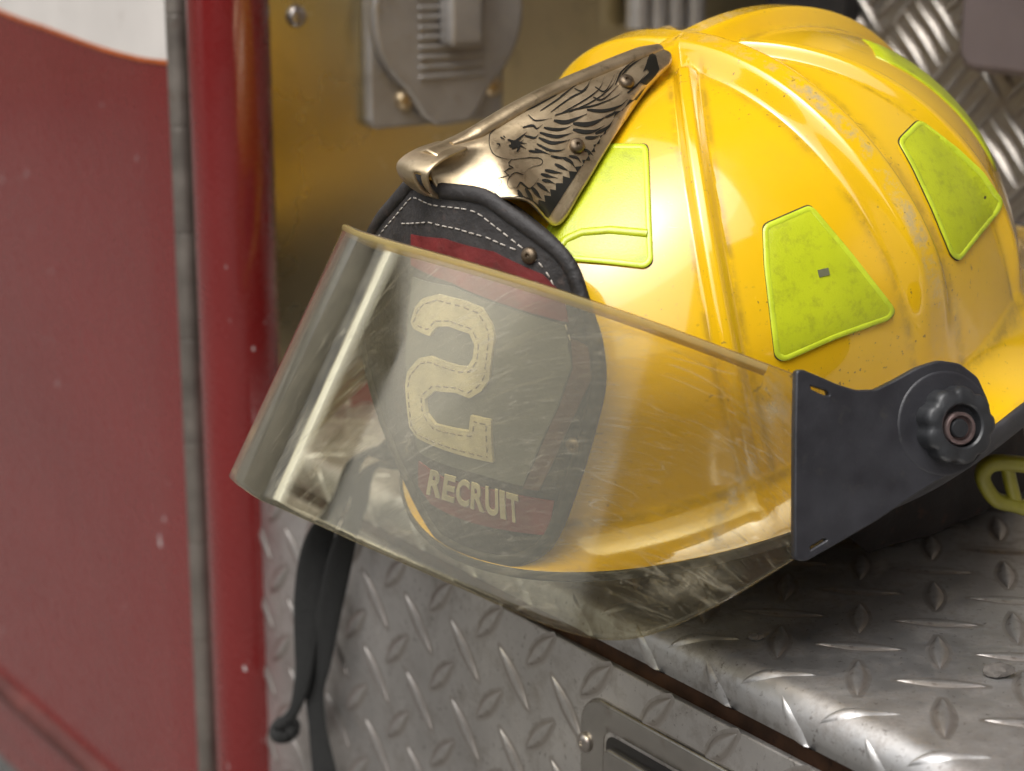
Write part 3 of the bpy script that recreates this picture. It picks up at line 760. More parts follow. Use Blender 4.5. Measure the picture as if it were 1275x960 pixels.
# ------------------------------------------------------------------ visor
va, vL, vW, vm, vzt, vzb, vxp, vzp, vk = 0.73333927, 0.17030457, 0.14104106, 1.60127785, 0.01581586, -0.08995986, 0.03999408, -0.00581043, 0.70151220
def S(tau, z):
    g = 1 - vk * (z - vzt); c = abs(math.cos(tau)) ** (2 / vm); s_ = math.copysign(abs(math.sin(tau)) ** (2 / vm), math.sin(tau))
    X = vL * c * g; ca, sa = math.cos(va), math.sin(va); return np.array([vxp + ca * X - sa * z, vW * s_ * g, vzp + sa * X + ca * z])
topc = [(283, 287)]
bp = np.array([(250, 590), (283, 603), (300, 611), (340, 629), (400, 655), (500, 700), (600, 743), (680, 778), (730, 794), (770, 798), (810, 791), (860, 770), (920, 738), (990, 694), (1050, 656), (1100, 625), (1300, 560)], float)
def zbot(tau):
    tau = abs(tau)
    for z in np.linspace(vzt - .005, -.14, 600):
        x, y = project(toW(S(tau, z)))
        if y > np.interp(x, bp[:, 0], bp[:, 1]): return z
    return -.14
TA = np.linspace(-1.42, 1.42, 181)
# stop where the bracket takes over
tp_ = np.array([(400, 280), (430, 286), (452, 290), (475, 296), (535, 312), (600, 330), (700, 361), (800, 395), (900, 432), (960, 455), (990, 466), (1100, 510), (1300, 600)], float)
def ztop(tau):
    tau = max(abs(tau), .12)
    for z in np.linspace(vzt + .015, vzt - .015, 300):
        x, y = project(toW(S(tau, z)))
        if y > np.interp(x, tp_[:, 0], tp_[:, 1]): return z
    return vzt
ZT = np.array([ztop(t) for t in TA]); ZT = np.convolve(np.pad(ZT, 3, mode='edge'), np.ones(7) / 7, 'valid')
ZB = np.array([zbot(t) for t in TA]); ZB = np.convolve(np.pad(ZB, 2, mode='edge'), np.ones(5) / 5, 'valid')
NV = 40; V = []; F = []; sme = []
for i, t in enumerate(TA):
    for k in range(NV + 1):
        v = k / NV; V.append(S(t, ZT[i] + (ZB[i] - ZT[i]) * v))
n1 = NV + 1
for i in range(len(TA) - 1):
    for k in range(NV): F.append([i * n1 + k, i * n1 + k + 1, (i + 1) * n1 + k + 1, (i + 1) * n1 + k])
visor = H('visor', V, F, [M_VISOR, M_VEDGE]); visor['label'] = 'clear yellowed face shield, scratched and hazy'
pj = project(toW(np.array(V)))
for i, p in enumerate(pj):
    ta = TA[i // n1]; s_ = 0.
    if ta > 0:
        for cx, cy, rx, ry, an in ((905, 635, 12, 55, .5), (888, 672, 22, 16, 0), (885, 715, 9, 30, .1), (860, 725, 45, 16, -.3), (965, 505, 18, 28, 0), (450, 700, 120, 18, .42)):
            dx, dy = p[0] - cx, p[1] - cy; c_, q_ = math.cos(an), math.sin(an); a_ = (dx * c_ + dy * q_) / rx; b_ = (-dx * q_ + dy * c_) / ry
            s_ = max(s_, math.exp(-(a_ * a_ + b_ * b_)))
    sme.append(s_)
visor.data.attributes.new('smear', 'FLOAT', 'POINT').data.foreach_set('value', np.array(sme, np.float32))
md = solid(visor, .0022, 0); md.material_offset_rim = 1
# top bead
it = [i for i, t in enumerate(TA) if abs(t) < 1.2]
bead_pts = []
for t in np.linspace(-1.25, 1.25, 160): bead_pts.append(S(t, float(np.interp(t, TA, ZT)) - .0022))
for i in range(len(bead_pts)):
    x, y = project(toW(bead_pts[i]))
keep = [p for p, t in zip(bead_pts, np.linspace(-1.25, 1.25, 160)) if t < 0 or project(toW(p))[0] < 958]
keep = [p for p in keep if -abs(p[1]) <= 0]
nkeep = len(keep); left = [np.array([p[0], -p[1], p[2]]) for p in keep if p[1] > .0][::-1]; keep = left + [p for p in keep if p[1] > 0]
bd = tube('visor_bead', toW(np.array(keep)), .0012, .0022, M_VEDGE, None, up=tuple(HM[:, 2]), seg=10); adopt(bd, visor)
bd.matrix_parent_inverse = visor.matrix_world.inverted() if False else Matrix()
bd.parent = visor; bd.matrix_parent_inverse = Hinv

# ------------------------------------------------------------------ brackets and knobs
def near_S(px, py):
    best = None
    for t in np.linspace(.6, 1.5, 60):
        for z in np.linspace(vzt, -.12, 60):
            p = S(t, z); d = np.hypot(*(project(toW(p)) - np.array([px, py])))
            if best is None or d < best[0]: best = (d, p)
    return best[1]
pa, pb = near_S(991, 463), near_S(989, 690); pv = hitL(1190, 530, (0, 1, 0), .146)
nb = np.cross(pb - pa, pv - pa); nb /= np.linalg.norm(nb)
if nb[1] < 0: nb = -nb
cb = nb @ pa + .003
def brl(px, py, off=0): return hitL(px, py, nb, cb + off)
u_ = pv - pa; u_ -= nb * (u_ @ nb); u_ /= np.linalg.norm(u_); v_ = np.cross(nb, u_)
org = brl(1100, 560)
def b2(px, py): p = brl(px, py) - org; return (float(p @ u_), float(p @ v_))
outl = [(991, 463), (997, 462.5), (1015, 470), (1040, 481), (1063, 488), (1088, 487.5), (1113, 475), (1142, 459), (1167, 451), (1192, 455), (1213, 471), (1226, 500), (1229, 530), (1215, 557), (1180, 587), (1138, 612), (1088, 646), (1038, 675), (1001, 696), (989, 695), (989, 620), (989.5, 540)]
slots = [[(1005, 477), (1030, 485), (1033, 494), (1024, 495), (1005, 486)], [(1024, 667), (1031, 672), (1005, 688), (1004, 679)]]
def curve_plate(name, loops, thick, bev, mat, mirror=1):
    cu_ = bpy.data.curves.new(name, 'CURVE'); cu_.dimensions = '2D'; cu_.fill_mode = 'BOTH'; cu_.extrude = thick / 2; cu_.bevel_depth = bev; cu_.bevel_resolution = 2
    for L in loops:
        sp_ = cu_.splines.new('POLY'); sp_.points.add(len(L) - 1); sp_.use_cyclic_u = True
        for i, (x, y) in enumerate(L): sp_.points[i].co = (x, y, 0, 1)
    to = bpy.data.objects.new('tmp', cu_); COL.objects.link(to); bpy.context.view_layer.update()
    me_ = bpy.data.meshes.new_from_object(to.evaluated_get(bpy.context.evaluated_depsgraph_get())); bpy.data.objects.remove(to)
    V = [(org + u_ * v.co.x + v_ * v.co.y + nb * v.co.z) * np.array([1, mirror, 1]) for v in me_.vertices]; F = [tuple(p.vertices) for p in me_.polygons]
    o = H(name, V, F, mat); fixn(o); o.data.set_sharp_from_angle(angle=R_(35)); return o
ol = [b2(*p) for p in roundpoly(outl, 4, 2)]; sl_ = [[b2(*p) for p in roundpoly(s_, 3, 2)] for s_ in slots]
pvb = b2(1180, 524)
for mir in (1, -1):
    br_ = curve_plate('visor_bracket', [ol] + sl_, .0022, .0007, M_BLACKPL, mir)
    br_['label'] = 'black moulded plate holding the face shield at the near temple' if mir == 1 else 'matching black plate at the far temple'
    mm = np.array([1, mir, 1]); nbm = nb * mm
    cpt = lambda px, py, off: toW(brl(px, py, off) * mm)
    ndw = HM @ nbm; upw = HM[:, 2]
    dsk = lathe('washer_disc', cpt(1176, 527, .0016), ndw, [(.0185, 0), (.0185, .0002), (.0181, .0006), (.0175, .0007), (.001, .0007)], M_BLACKPL, None, 64, up=upw); dsk.parent = br_; dsk.matrix_parent_inverse = Hinv
    def lob(an, r_): return 1 - .10 * (.5 + .5 * math.cos(9 * an)) ** 2.5 if r_ > .0105 else 1
    kn = lathe('knob', cpt(1183, 529, .0022), ndw, [(.0138, 0), (.0138, .0060), (.0134, .0076), (.0122, .0086), (.0082, .0090), (.0075, .0084), (.0072, .0050), (.0002, .0050)], M_KNOB, None, 72, lob, up=upw); kn.parent = br_; kn.matrix_parent_inverse = Hinv
    rg = lathe('bolt_ring', cpt(1189, 533, .0070), ndw, [(.0058, 0), (.0058, .0040), (.0055, .0044), (.0046, .0044), (.0043, .0038), (.0043, .002), (.0002, .002)], M_COPPERY, None, 40, up=upw); rg.parent = br_; rg.matrix_parent_inverse = Hinv
    bt = lathe('bolt_core', cpt(1189, 533, .0074), ndw, [(.0034, 0), (.0034, .0033), (.0030, .0039), (.0002, .0040)], M_KNOB, None, 24, up=upw); bt.parent = br_; bt.matrix_parent_inverse = Hinv

# ------------------------------------------------------------------ leather front badge
pT = hitL(556, 246, (0, 1, 0), 0); pB = hitL(600, 700, (0, 1, 0), 0)
pT = np.array([.1275, 0, .124]); pB = np.array([AF - .002, 0, -.0145])
KAP = 6.2
def shield_pt(y, t):           # t: 0 bottom .. 1 top
    c = pB + (pT - pB) * t; bow = .014 * math.sin(math.pi * t)
    return np.array([c[0] + bow - KAP * y * y / (1 + 3 * abs(y) * 1.5), y, c[2]])
# support surface for projecting
NY, NT = 60, 60; V = []; F = []
for i in range(NT + 1):
    for k in range(NY + 1): V.append(shield_pt(-.075 + .15 * k / NY, -.12 + 1.24 * i / NT))
for i in range(NT):
    for k in range(NY): F.append((i * (NY + 1) + k, (i + 1) * (NY + 1) + k, (i + 1) * (NY + 1) + k + 1, i * (NY + 1) + k + 1))
sh_bvh = BVHTree.FromPolygons([Vector(p) for p in toW(np.array(V))], F)
castB = lambda x, y, o: cast(sh_bvh, x, y, o)
# right half of the outline traced, then turned into (y,t) and mirrored
def yt(px, py):
    q, n = castB(px, py, 0); l = toL(q); t = (l[2] - pB[2]) / (pT[2] - pB[2]); return float(l[1]), float(t)
half = [(575, 242), (600, 243), (632, 262), (664, 285), (695, 309), (715, 335), (726, 366), (735, 395), (744, 425), (748, 471), (738, 520), (722, 575), (706, 622), (695, 650), (680, 675), (655, 690), (628, 694), (603, 688)]
hy = [yt(*p) for p in half]; print('shield half', [(round(a, 4), round(b, 3)) for a, b in hy])
hy[0] = (0.0, hy[0][1]); hy[-1] = (0.0, hy[-1][1] - .002); hy = [(max(0, a), b) for a, b in hy]
hy2 = catmull([(a, b, 0) for a, b in hy], 60)[:, :2]
outline = [tuple(p) for p in hy2] + [(-a * (.80 - .32 * float(1 - sstep(.12, .62, b)) - .26 * float(sstep(.72, 1.0, b))), b) for a, b in hy2[::-1][1:-1]]
def badge_sheet(name, poly, off, thick, mat, parent, st=.006):
    cst = lambda y, t, o: badge_cast(y, t, o)
    # scale t so steps are isotropic
    Hh = abs(pT[2] - pB[2]); P = [np.array((y, t * Hh)) for y, t in poly]
    def caster(x, y, o_):
        p = shield_pt(x, y / Hh); e1 = shield_pt(x + 1e-4, y / Hh) - p; e2 = shield_pt(x, y / Hh + 1e-3) - p; n = np.cross(e1, e2); n /= np.linalg.norm(n)
        if n[0] < 0: n = -n
        return toW(p + n * o_), HM @ n
    o = decal(name, [P], caster, off, thick, mat, None, st)
    o.parent = parent
    if parent is not None: o.matrix_parent_inverse = Hinv
    return o, caster, Hh
badge, bcast, Hh = badge_sheet('front_badge', outline, 0, .0024, M_LEATHER, helmet)
badge['label'] = 'black and red leather front badge with a cream numeral 2 and the word RECRUIT'
# rolled leather rim
rim = [bcast(y, t * Hh, .0022)[0] for y, t in outline]; rn = np.array([bcast(y, t * Hh, .0022)[1] for y, t in outline])
ro = tube('rolled_rim', rim, .0030, .0022, M_LEATHER, None, up=rn, seg=10, closed=True); ro.parent = badge; ro.matrix_parent_inverse = Hinv
def inset(poly, dy, dt, cy=0, ct=.5):
    return [(y * (1 - dy), ct + (t - ct) * (1 - dt)) for y, t in poly]
def bl(name, pts, off, th, mat, st=.004):
    o, _, _ = badge_sheet(name, pts, off, th, mat, badge, st); return o
def pxpoly(P): return [yt(*p) for p in P]
# red upper panel
red = pxpoly([(520, 292), (560, 297), (620, 313), (680, 341), (706, 366), (712, 400), (640, 380), (570, 352), (520, 330)])
bl('red_panel', red, .0024, .0006, M_LEATHER_R)
gy = pxpoly([(522, 345), (570, 356), (640, 382), (708, 404), (716, 452), (700, 500), (668, 570), (655, 600), (600, 585), (530, 560), (515, 500)])
bl('grey_field', gy, .0024, .0006, M_LEATHER_G)
bb = pxpoly([(716, 420), (738, 430), (740, 470), (716, 520), (692, 572), (676, 605), (656, 602), (672, 568), (702, 500), (718, 456)])
bl('brown_band', bb, .0026, .0008, M_LEATHER_B)
rl = pxpoly([(530, 570), (560, 590), (610, 602), (655, 612), (694, 618), (688, 660), (645, 655), (590, 643), (545, 622), (530, 600)])
bl('red_banner', rl, .0028, .0006, M_LEATHER_R)
def Z1(P): return [(260 + x / 2.4, 260 + y / 2.4) for x, y in P]
two = Z1([(632, 335), (645, 290), (668, 265), (710, 253), (780, 270), (835, 292), (865, 340), (873, 378), (858, 500), (835, 535), (800, 556), (760, 540), (700, 535), (672, 560), (676, 600), (700, 632), (798, 652), (803, 606), (862, 620), (868, 742), (650, 672), (628, 640), (616, 520), (622, 480), (655, 440), (685, 434), (765, 462), (795, 465), (810, 440), (815, 400), (800, 368), (740, 347), (705, 348), (685, 376), (640, 355)])
tw = bl('numeral_two', pxpoly(two), .0030, .0014, M_LEATHER_W, .0025)
def dashes(name, path, off, mat, parent, dash=.0022, gap=.0014, r_=.00028):
    P = np.array(path); L = np.concatenate([[0], np.cumsum(np.linalg.norm(np.diff(P, axis=0), axis=1))]); V = []; F = []
    s_ = 0
    while s_ + dash < L[-1]:
        a = np.array([np.interp(s_, L, P[:, j]) for j in range(2)]); b = np.array([np.interp(s_ + dash, L, P[:, j]) for j in range(2)])
        p, n = bcast(a[0], a[1] * 1, off); q, _ = bcast(b[0], b[1] * 1, off); t = q - p; t /= np.linalg.norm(t); c = np.cross(t, n); base_ = len(V)
        for z in (p, q):
            for an in range(6): V.append(z + c * r_ * math.cos(an * math.pi / 3) + n * r_ * math.sin(an * math.pi / 3))
        for k in range(6): F.append([base_ + k, base_ + (k + 1) % 6, base_ + 6 + (k + 1) % 6, base_ + 6 + k])
        F.append([base_ + k for k in range(6)][::-1]); F.append([base_ + 6 + k for k in range(6)])
        s_ += (dash + gap) * random.uniform(.85, 1.2)
    o = mesh_obj(name, V, F, mat); fixn(o); o.parent = parent; o.matrix_parent_inverse = Hinv; o['kind'] = 'stuff'; return o
def yH(P): return [(y, t * Hh) for y, t in P]
# stitching just inside the numeral's outline
tp = np.array(yH(pxpoly(two))); tpd = np.array(densify(tp, .0008)); nrm = np.roll(tpd, -3, 0) - np.roll(tpd, 3, 0); nrm = np.stack([-nrm[:, 1], nrm[:, 0]], -1); nrm /= np.linalg.norm(nrm, axis=1)[:, None] + 1e-9
cands = [tpd + nrm * .0019, tpd - nrm * .0019]; poly_ = [tuple(p) for p in tp]
ins = [np.mean([inside(tuple(p), poly_) for p in c_[::10]]) for c_ in cands]
dashes('numeral_stitching', cands[int(np.argmax(ins))], .0045, M_THREAD_D, badge)
o1 = np.array(yH([(y * .90, .5 + (t - .5) * .935) for y, t in outline if y >= -.06]))
o_up = [(y * .90, .5 + (t - .5) * .93) for y, t in outline]; k0 = [i for i, (y, t) in enumerate(o_up) if t > .66]; kL = [o_up[i] for i in k0 if o_up[i][0] < 0]; kR = [o_up[i] for i in k0 if o_up[i][0] >= 0]
dashes('rim_stitching', yH(kL + kR), .0026, M_THREAD, badge)
dashes('panel_stitching', yH(pxpoly([(508, 279), (540, 277), (575, 285), (610, 295), (650, 312)])), .0027, M_THREAD, badge)
q_, n_ = castB(664, 318, .0026); rv = screw('badge_rivet', q_, n_, .0030, M_RIVET, None); rv.parent = badge; rv.matrix_parent_inverse = Hinv
q_, n_ = castB(718, 550, .0026); rv = screw('badge_rivet', q_, n_, .0030, M_RIVET, None); rv.parent = badge; rv.matrix_parent_inverse = Hinv
# lettering
def text_polys(txt):
    out = []
    for chx in txt:
        cu_ = bpy.data.curves.new('t', 'FONT'); cu_.body = chx; cu_.offset = .03; to = bpy.data.objects.new('t', cu_); COL.objects.link(to); bpy.context.view_layer.update()
        me_ = bpy.data.meshes.new_from_object(to.evaluated_get(bpy.context.evaluated_depsgraph_get())); bpy.data.objects.remove(to)
        V = np.array([v.co[:2] for v in me_.vertices]); F = [tuple(p.vertices) for p in me_.polygons]; out.append((V, F))
    return out
quad = [np.array(p, float) for p in ((546, 579), (651, 610), (654, 645), (541, 609))]   # tl tr br bl
tl, tr2, br2, bl2 = quad; L7 = text_polys('RECRUIT'); wts = [1, .9, 1, 1, 1, .42, .95]; tot = sum(wts) + .12 * 6; xx = 0
for (Vt, Ft), wt in zip(L7, wts):
    mn, mx = Vt.min(0), Vt.max(0); VV = []
    for v in Vt:
        fx = (xx + (v[0] - mn[0]) / (mx[0] - mn[0]) * wt) / tot; fy = (v[1] - mn[1]) / (mx[1] - mn[1])
        p = (tl + (tr2 - tl) * fx) * fy + (bl2 + (br2 - bl2) * fx) * (1 - fy); q, n = castB(p[0], p[1], .0038); VV.append(q)
    xx += wt + .12
    o = mesh_obj('letter', VV, Ft, M_LEATHER_W, smooth=False); o.parent = badge; o.matrix_parent_inverse = Hinv; solid(o, .0005, 0)

# ------------------------------------------------------------------ metal wing holder (folded brass with engraved bird)
ridge = [hitL(px, py, (0, 1, 0), .002) for px, py in ((820, 62), (790, 72), (760, 84), (700, 109), (650, 134), (607, 159), (585, 172), (562, 181), (535, 191))]
def dl_(px, py, off): return toL(cast(shell_bvh, px, py, off)[0])
basep = [dl_(821, 92, .0015), dl_(800, 125, .002), dl_(775, 165, .003), dl_(752, 203, .003), dl_(728, 243, .003), dl_(698, 288, .004)]
basep += [np.array([basep[-1][0] + .010, .030, .118]), hitL(600, 250, (0, 1, 0), .018), hitL(552, 245, (0, 1, 0), .008)]
NU, NVv = 60, 22; Rg = catmull(ridge, NU); Bs = catmull(basep, NU)
def wing(mir, name, mat):
    V = []; F = []
    for i in range(NU):
        u = i / (NU - 1)
        for k in range(NVv + 1):
            v = k / NVv; vv = v
            p = Rg[i] * (1 - v) + Bs[i] * v
            rd = .0035 * math.exp(-v / .06) if v > 0 else .0
            # rounded ridge, slight outward belly and a concave throat near the nose
            p = p + np.array([0, (.0062 * (1 - math.exp(-v / .03)) if v < 1 else 0) * (1 - v) + .003 * math.sin(math.pi * v) * (1 - u) - .007 * math.sin(math.pi * v) * float(sstep(.62, .85, u)), 0])
            if k == 0: p = p * np.array([1, 0, 1]) + np.array([0, .0, .0006])
            V.append(p * np.array([1, mir, 1]))
    n1_ = NVv + 1
    for i in range(NU - 1):
        for k in range(NVv): F.append([i * n1_ + k, i * n1_ + k + 1, (i + 1) * n1_ + k + 1, (i + 1) * n1_ + k])
    return V, F
V1, F1 = wing(1, '', None); V2, F2 = wing(-1, '', None); n0 = len(V1)
hold = H('badge_holder', V1 + V2, F1 + [[n0 + i for i in f][::-1] for f in F2], M_BRASS)
bmh = bmesh.new(); bmh.from_mesh(hold.data); bmesh.ops.remove_doubles(bmh, verts=bmh.verts, dist=.0002); bmesh.ops.recalc_face_normals(bmh, faces=bmh.faces); bmh.to_mesh(hold.data); bmh.free()
solid(hold, .0012, 0); hold['label'] = 'worn brass winged holder above the badge, engraved with a bird'
hold_bvh = BVHTree.FromPolygons([Vector(v) for v in toW(np.array(V1))], F1)
castH = lambda x, y, o: cast(hold_bvh, x, y, o + .0007)
rdg = tube('ridge_roll', toW(catmull([p * np.array([1, 0, 1]) + np.array([0, .0022, .0004]) for p in ridge[:8]], 50)), np.interp(np.linspace(0, 1, 50), [0, .1, .8, 1], [.0030, .0042, .0040, .0015]), np.interp(np.linspace(0, 1, 50), [0, .1, .8, 1], [.002, .0030, .0028, .001]), M_BRASS, None, seg=14); rdg.parent = hold; rdg.matrix_parent_inverse = Hinv
# nose: folded lip that hooks over the badge, with a slot in it
nose = [hitL(px, py, (0, 1, 0), 0) for px, py in ((562, 178), (535, 188), (514, 201), (507, 214), (514, 230), (530, 243), (548, 250))]
nz = catmull(nose, 26); V = []; F = []; NWd = 12
for i, p in enumerate(nz):
    u = i / (len(nz) - 1); hw = .0085 + .0035 * math.sin(math.pi * min(1, u * 1.1)) - .004 * u
    for k in range(NWd + 1):
        y = -hw + 2 * hw * k / NWd; V.append(p + np.array([-.0, y, 0]) + np.array([-1, 0, -.4]) * (abs(y) / .012) ** 2 * .0025)
for i in range(len(nz) - 1):
    for k in range(NWd):
        if 12 <= i <= 20 and k in (NWd - 4, NWd - 3): continue
        F.append([i * (NWd + 1) + k, i * (NWd + 1) + k + 1, (i + 1) * (NWd + 1) + k + 1, (i + 1) * (NWd + 1) + k])
no = H('nose_hook', V, F, M_BRASS); fixn(no); solid(no, .0014, -1); no.parent = hold; no.matrix_parent_inverse = Hinv
sdv = no.modifiers.new('sub', 'SUBSURF'); sdv.levels = 1; sdv.render_levels = 1
# leather loop between holder and badge
lp = [hitL(px, py, (0, 1, 0), y) for px, py, y in ((551, 246, .004), (575, 241, .010), (605, 247, .016), (635, 262, .022), (665, 285, .030), (692, 310, .038), (710, 340, .044))]
lo_ = tube('leather_roll', toW(catmull(lp, 40)), .0034, .0028, M_LEATHER, None, seg=12); lo_.parent = badge; lo_.matrix_parent_inverse = Hinv
# engraving: traced black shapes (coordinates of an enlargement, 4 px per picture px)
def Z5(P): return [(590 + x / 4, 50 + y / 4) for x, y in P]
eng = []
eng.append([(800, 62), (850, 52), (905, 85), (918, 150), (895, 180), (850, 225), (820, 215), (868, 165), (858, 150), (838, 165), (862, 110), (880, 75), (840, 80), (790, 88), (700, 125), (690, 118)])
eng.append([(130, 395), (160, 380), (230, 350), (330, 300), (430, 255), (410, 285), (300, 345), (200, 385), (145, 425), (132, 432), (150, 400)])
eng.append([(60, 450), (95, 420), (118, 415), (105, 440), (80, 455)])
def stroke(pts, w0):
    P = catmull([(x, y, 0) for x, y in pts], 12)[:, :2]; n = len(P); T = np.gradient(P, axis=0); T /= np.linalg.norm(T, axis=1)[:, None]; N = np.stack([-T[:, 1], T[:, 0]], -1)
    wv = np.array([w0 * (.25 + .75 * math.sin(math.pi * min(1, (i + .4) / (n * .75)) ** .8)) * (1 if i < n - 2 else .4) for i in range(n)])[:, None]
    return [tuple(p) for p in np.vstack([P + N * wv, (P - N * wv)[::-1]])]
for pts, w0 in (
    ([(330, 360), (420, 300), (500, 240), (575, 200)], 3), ([(380, 365), (470, 300), (560, 250), (570, 205)], 3), ([(430, 370), (540, 310), (620, 250), (650, 190)], 3),
    ([(470, 365), (590, 310), (680, 240), (720, 160)], 3), ([(500, 250), (540, 260), (590, 200)], 3), ([(600, 240), (650, 260), (700, 180)], 3), ([(590, 290), (640, 300), (735, 215)], 4), ([(700, 230), (740, 160), (830, 90)], 4), ([(735, 180), (790, 130), (850, 95)], 4), ([(760, 270), (810, 225), (850, 175)], 5),
    ([(400, 380), (500, 350), (600, 330), (700, 290), (735, 262)], 4), ([(560, 352), (640, 358), (720, 335), (760, 300)], 8),
    ([(395, 405), (450, 415), (510, 395), (560, 372)], 10), ([(490, 420), (560, 425), (620, 405), (660, 380)], 11), ([(270, 380), (300, 405), (345, 402), (385, 395)], 3), ([(240, 440), (290, 430), (310, 445), (340, 425)], 5),
    ([(345, 440), (400, 450), (450, 445), (485, 430)], 7), ([(490, 450), (550, 462), (600, 455), (645, 430)], 10), ([(325, 465), (400, 485), (450, 478), (490, 465)], 8), ([(250, 480), (300, 490), (320, 470)], 5),
    ([(320, 490), (380, 515), (430, 512), (475, 500)], 8), ([(310, 520), (370, 550), (420, 555), (450, 545)], 6), ([(550, 490), (590, 490), (625, 478)], 8), ([(600, 470), (660, 440), (690, 400)], 8), ([(650, 390), (690, 370), (700, 350)], 6),
    ([(165, 500), (200, 510), (240, 480), (262, 462)], 7), ([(180, 520), (220, 515), (260, 520)], 8), ([(170, 530), (205, 530), (245, 500)], 8), ([(185, 545), (225, 530), (255, 545)], 6), ([(210, 560), (225, 530), (215, 500)], 6),
    ([(270, 555), (310, 560), (350, 565)], 6), ([(300, 545), (340, 560), (380, 575)], 5), ([(380, 580), (430, 590), (470, 585)], 6), ([(145, 485), (155, 490)], 3), ([(110, 520), (125, 525), (112, 545)], 3), ([(130, 490), (150, 500)], 3),
    ([(110, 450), (80, 480), (75, 530), (100, 575), (150, 595), (185, 598)], 2), ([(185, 598), (165, 625), (190, 640), (150, 655), (170, 685), (120, 690), (145, 715), (105, 740)], 3), ([(185, 600), (260, 590), (320, 590), (340, 605), (330, 625), (300, 630), (260, 650), (240, 680)], 2),
    ([(240, 675), (200, 665), (168, 700), (175, 740), (210, 745)], 2), ([(210, 745), (225, 715), (245, 730), (270, 745), (300, 720), (320, 690)], 4), ([(335, 700), (370, 705), (405, 720)], 8), ([(330, 670), (370, 680), (415, 690)], 8), ([(350, 650), (400, 660), (440, 665)], 8), ([(400, 620), (440, 640), (470, 655)], 8),
    ([(310, 715), (345, 740), (375, 765)], 9), ([(280, 735), (310, 770), (330, 795)], 9), ([(250, 745), (275, 790), (290, 825)], 9), ([(215, 755), (240, 800), (255, 840)], 9), ([(440, 590), (480, 610), (500, 640)], 8), ([(470, 580), (510, 590), (530, 615)], 7), ([(540, 545), (570, 560), (590, 580)], 6)):
    eng.append(stroke(pts, w0))
# dark border along the rear edge and under the wing tips, with a saw-tooth inner side
saw = [(850, 228), (800, 300), (770, 300), (735, 355), (700, 360), (690, 395), (660, 440), (650, 470), (625, 480), (620, 520), (590, 525), (600, 560), (560, 560), (575, 600), (535, 600), (540, 630), (500, 635), (510, 660), (470, 655), (475, 690), (440, 680), (440, 715), (405, 715), (405, 750), (375, 745), (380, 780), (345, 775), (350, 810), (315, 800), (310, 840), (280, 820), (270, 860), (245, 850), (238, 885), (210, 860), (190, 820), (165, 790), (140, 790), (110, 765), (100, 775)]
edge = [(150, 815), (230, 880), (310, 935), (335, 935), (430, 790), (520, 650), (620, 500), (700, 380), (790, 300), (840, 240)]
eng.append(saw + edge)
P2 = [Z5(p) for p in eng]
en = decal('engraved_bird', P2, castH, .00012, .00012, M_ENGR, None, 2.2, pull=(690, 175)); en.parent = hold; en.matrix_parent_inverse = Hinv
for px, py in ((779, 104), (717, 183), (658, 277)):
    q_, n_ = castH(px, py, .0002)
    if q_ is not None:
        rv = screw('holder_rivet', q_, n_, .0030, M_RIVET, None); rv.parent = hold; rv.matrix_parent_inverse = Hinv

# ------------------------------------------------------------------ liner, straps, buckle
V = []; F = []; NL = 120; lv = 9
for k in range(lv):
    t = k / (lv - 1)
    for i in range(NL):
        ph = 2 * math.pi * i / NL; R = float(Rdome(np.cos(ph), np.sin(ph))) * (.93 - .10 * t) * (1 + .0 * float(sstep(.0, -.8, math.cos(ph)) if False else sstep(.0, .8, -math.cos(ph)))); fold = 1 + .02 * math.sin(13 * ph + 3 * t) * t + .012 * math.sin(29 * ph)
        top = np.array([R * math.cos(ph), R * math.sin(ph) * fold, .012]); pw = toW(top)
        front_t = float(sstep(.35, -.15, 0) if False else sstep(.2, -.3, math.cos(ph)) if True else 0)
        low = toW(np.array([R * math.cos(ph) * .92 - .012 - .075 * float(sstep(-.2, .8, -math.cos(ph))), R * math.sin(ph) * .66 * fold, .012])); zt2 = .003 + (1 - (1 if math.cos(ph) < -.0 else max(0, 1 - math.cos(ph) * 1.4))) * (pw[2] - .02)
        low[2] = max(.003, min(zt2, pw[2] - .006)); V.append(pw * (1 - t) + low * t)
for k in range(lv - 1):
    for i in range(NL): F.append([k * NL + i, k * NL + (i + 1) % NL, (k + 1) * NL + (i + 1) % NL, (k + 1) * NL + i])
li = mesh_obj('liner', V, F, M_LINER); fixn(li); adopt(li, helmet); li['label'] = 'dark brown cloth liner hanging below the brim'
# two black cords hanging in front of the compartment panel
def cordp(P, q): return [np.array(onplane(px, py, D_, Q0 - q)) for px, py in P]
st_top = toW(np.array([.118, .01, -.004])); ins_top = toW(np.array([.085, .0, .01]))
c1 = [ins_top, st_top] + cordp([(470, 560), (425, 620), (400, 665), (387, 720), (380, 790), (377, 840), (368, 880), (356, 900)], .016)
c2 = [ins_top + np.array([.004, 0, 0]), st_top + np.array([.003, .002, 0])] + cordp([(480, 575), (445, 635), (428, 680), (412, 750), (400, 820), (392, 860), (396, 910), (408, 985)], .011)
def strap(name, P, wd, th):
    P = catmull(P, 90); n = len(P); tw_ = np.linspace(0, 1, n)
    up = np.array([cf * -1 + cr * .8 * math.sin(6 * t) for t in tw_]); o = tube(name, P, wd, th, M_CLOTH, None, up=up, seg=10, power=2.6); adopt(o, helmet); return o
w1 = np.interp(np.linspace(0, 1, 90), [0, .3, .45, .62, .8, .9, 1], [.004, .0050, .0062, .0072, .0050, .0030, .0028])
w2 = np.interp(np.linspace(0, 1, 90), [0, .3, .5, .8, .88, 1], [.004, .0048, .0055, .0060, .0052, .0065])
s1 = strap('chin_cord', c1, w1 * 1.1, .0013); s2 = strap('chin_cord', c2, w2 * 1.1, .0012); s1['label'] = 'black cord ending in a knot'; s2['label'] = 'black flat cord without a knot'
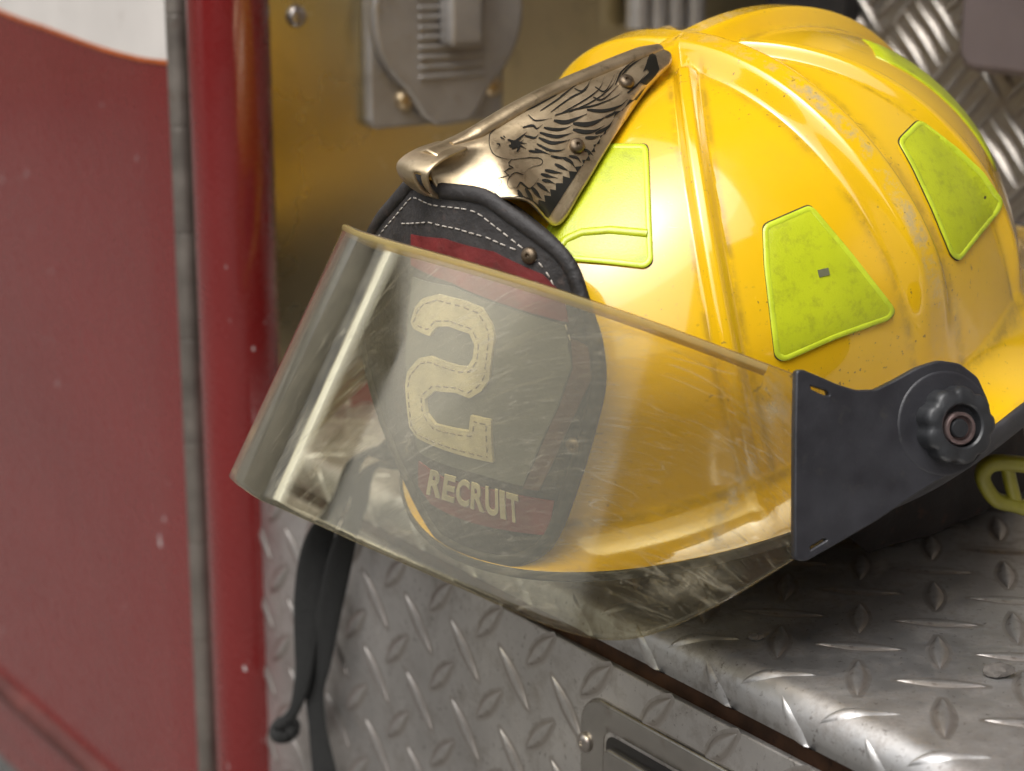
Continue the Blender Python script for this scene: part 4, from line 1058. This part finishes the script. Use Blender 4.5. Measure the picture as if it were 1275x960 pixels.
kc = cordp([(353, 908)], .016)[0]
knp = [kc + cr * .0040 * math.cos(a) * (1 + .3 * math.sin(2 * a)) + cu * .0036 * math.sin(a) - cf * .0035 * math.cos(3 * a) for a in np.linspace(0, 4 * math.pi, 60)]
knp = [p + cr * .0015 * (i / 60) for i, p in enumerate(knp)]
kt = tube('knot', knp, .0034, .0036, M_CLOTH, None, up=tuple(-cf), seg=10); kt.parent = s1; kt.matrix_parent_inverse = Hinv
# yellow buckle under the brim
def byp(px, py, y=.765): return onplane(px, py, (0, 1, 0), y)
bk = [byp(*p) for p in ((1300, 640), (1262, 628), (1240, 622), (1226, 603), (1224, 588), (1236, 577), (1262, 577), (1310, 584))]
b1 = tube('strap_buckle', catmull(bk, 40), .0030, .0042, M_BUCKLE, None, up=(0, 1, 0), seg=12, power=3); adopt(b1, helmet); b1['label'] = 'olive yellow plastic buckle loop under the brim'
b2_ = tube('buckle_bar', [byp(1254, 580), byp(1258, 600), byp(1264, 624)], .0028, .003, M_BUCKLE, None, up=(0, 1, 0), seg=10); b2_.parent = b1; b2_.matrix_parent_inverse = Hinv

# ------------------------------------------------------------------ grit on the step
for (px, py, r_, lb) in ((941, 796, .0024, 'small grey grain of grit on the step near the helmet brim'), (1243, 841, .0046, 'largest dark pebble on the step near the right edge of the photo'), (940, 795, 0, '')):
    if not r_: continue
    p = onplane(px, py, Z_, .0); bm = bmesh.new(); bmesh.ops.create_icosphere(bm, subdivisions=2, radius=r_)
    for v in bm.verts: v.co = Vector((v.co.x * 1.25, v.co.y, v.co.z * .55)) * random.uniform(.85, 1.12) + Vector((0, 0, r_ * .45))
    me = bpy.data.meshes.new('pebble'); bm.to_mesh(me); bm.free(); me.materials.append(M_PEBBLE); o = bpy.data.objects.new('pebble', me); COL.objects.link(o); o.location = p; tag(o, lb, 'pebble', 'loose grit lying on the step')

# sub-parts keep their place under their part
for o in list(COL.objects):
    if o.parent is not None and o.parent is not helmet and o.parent.parent is helmet: o.matrix_parent_inverse = Matrix()
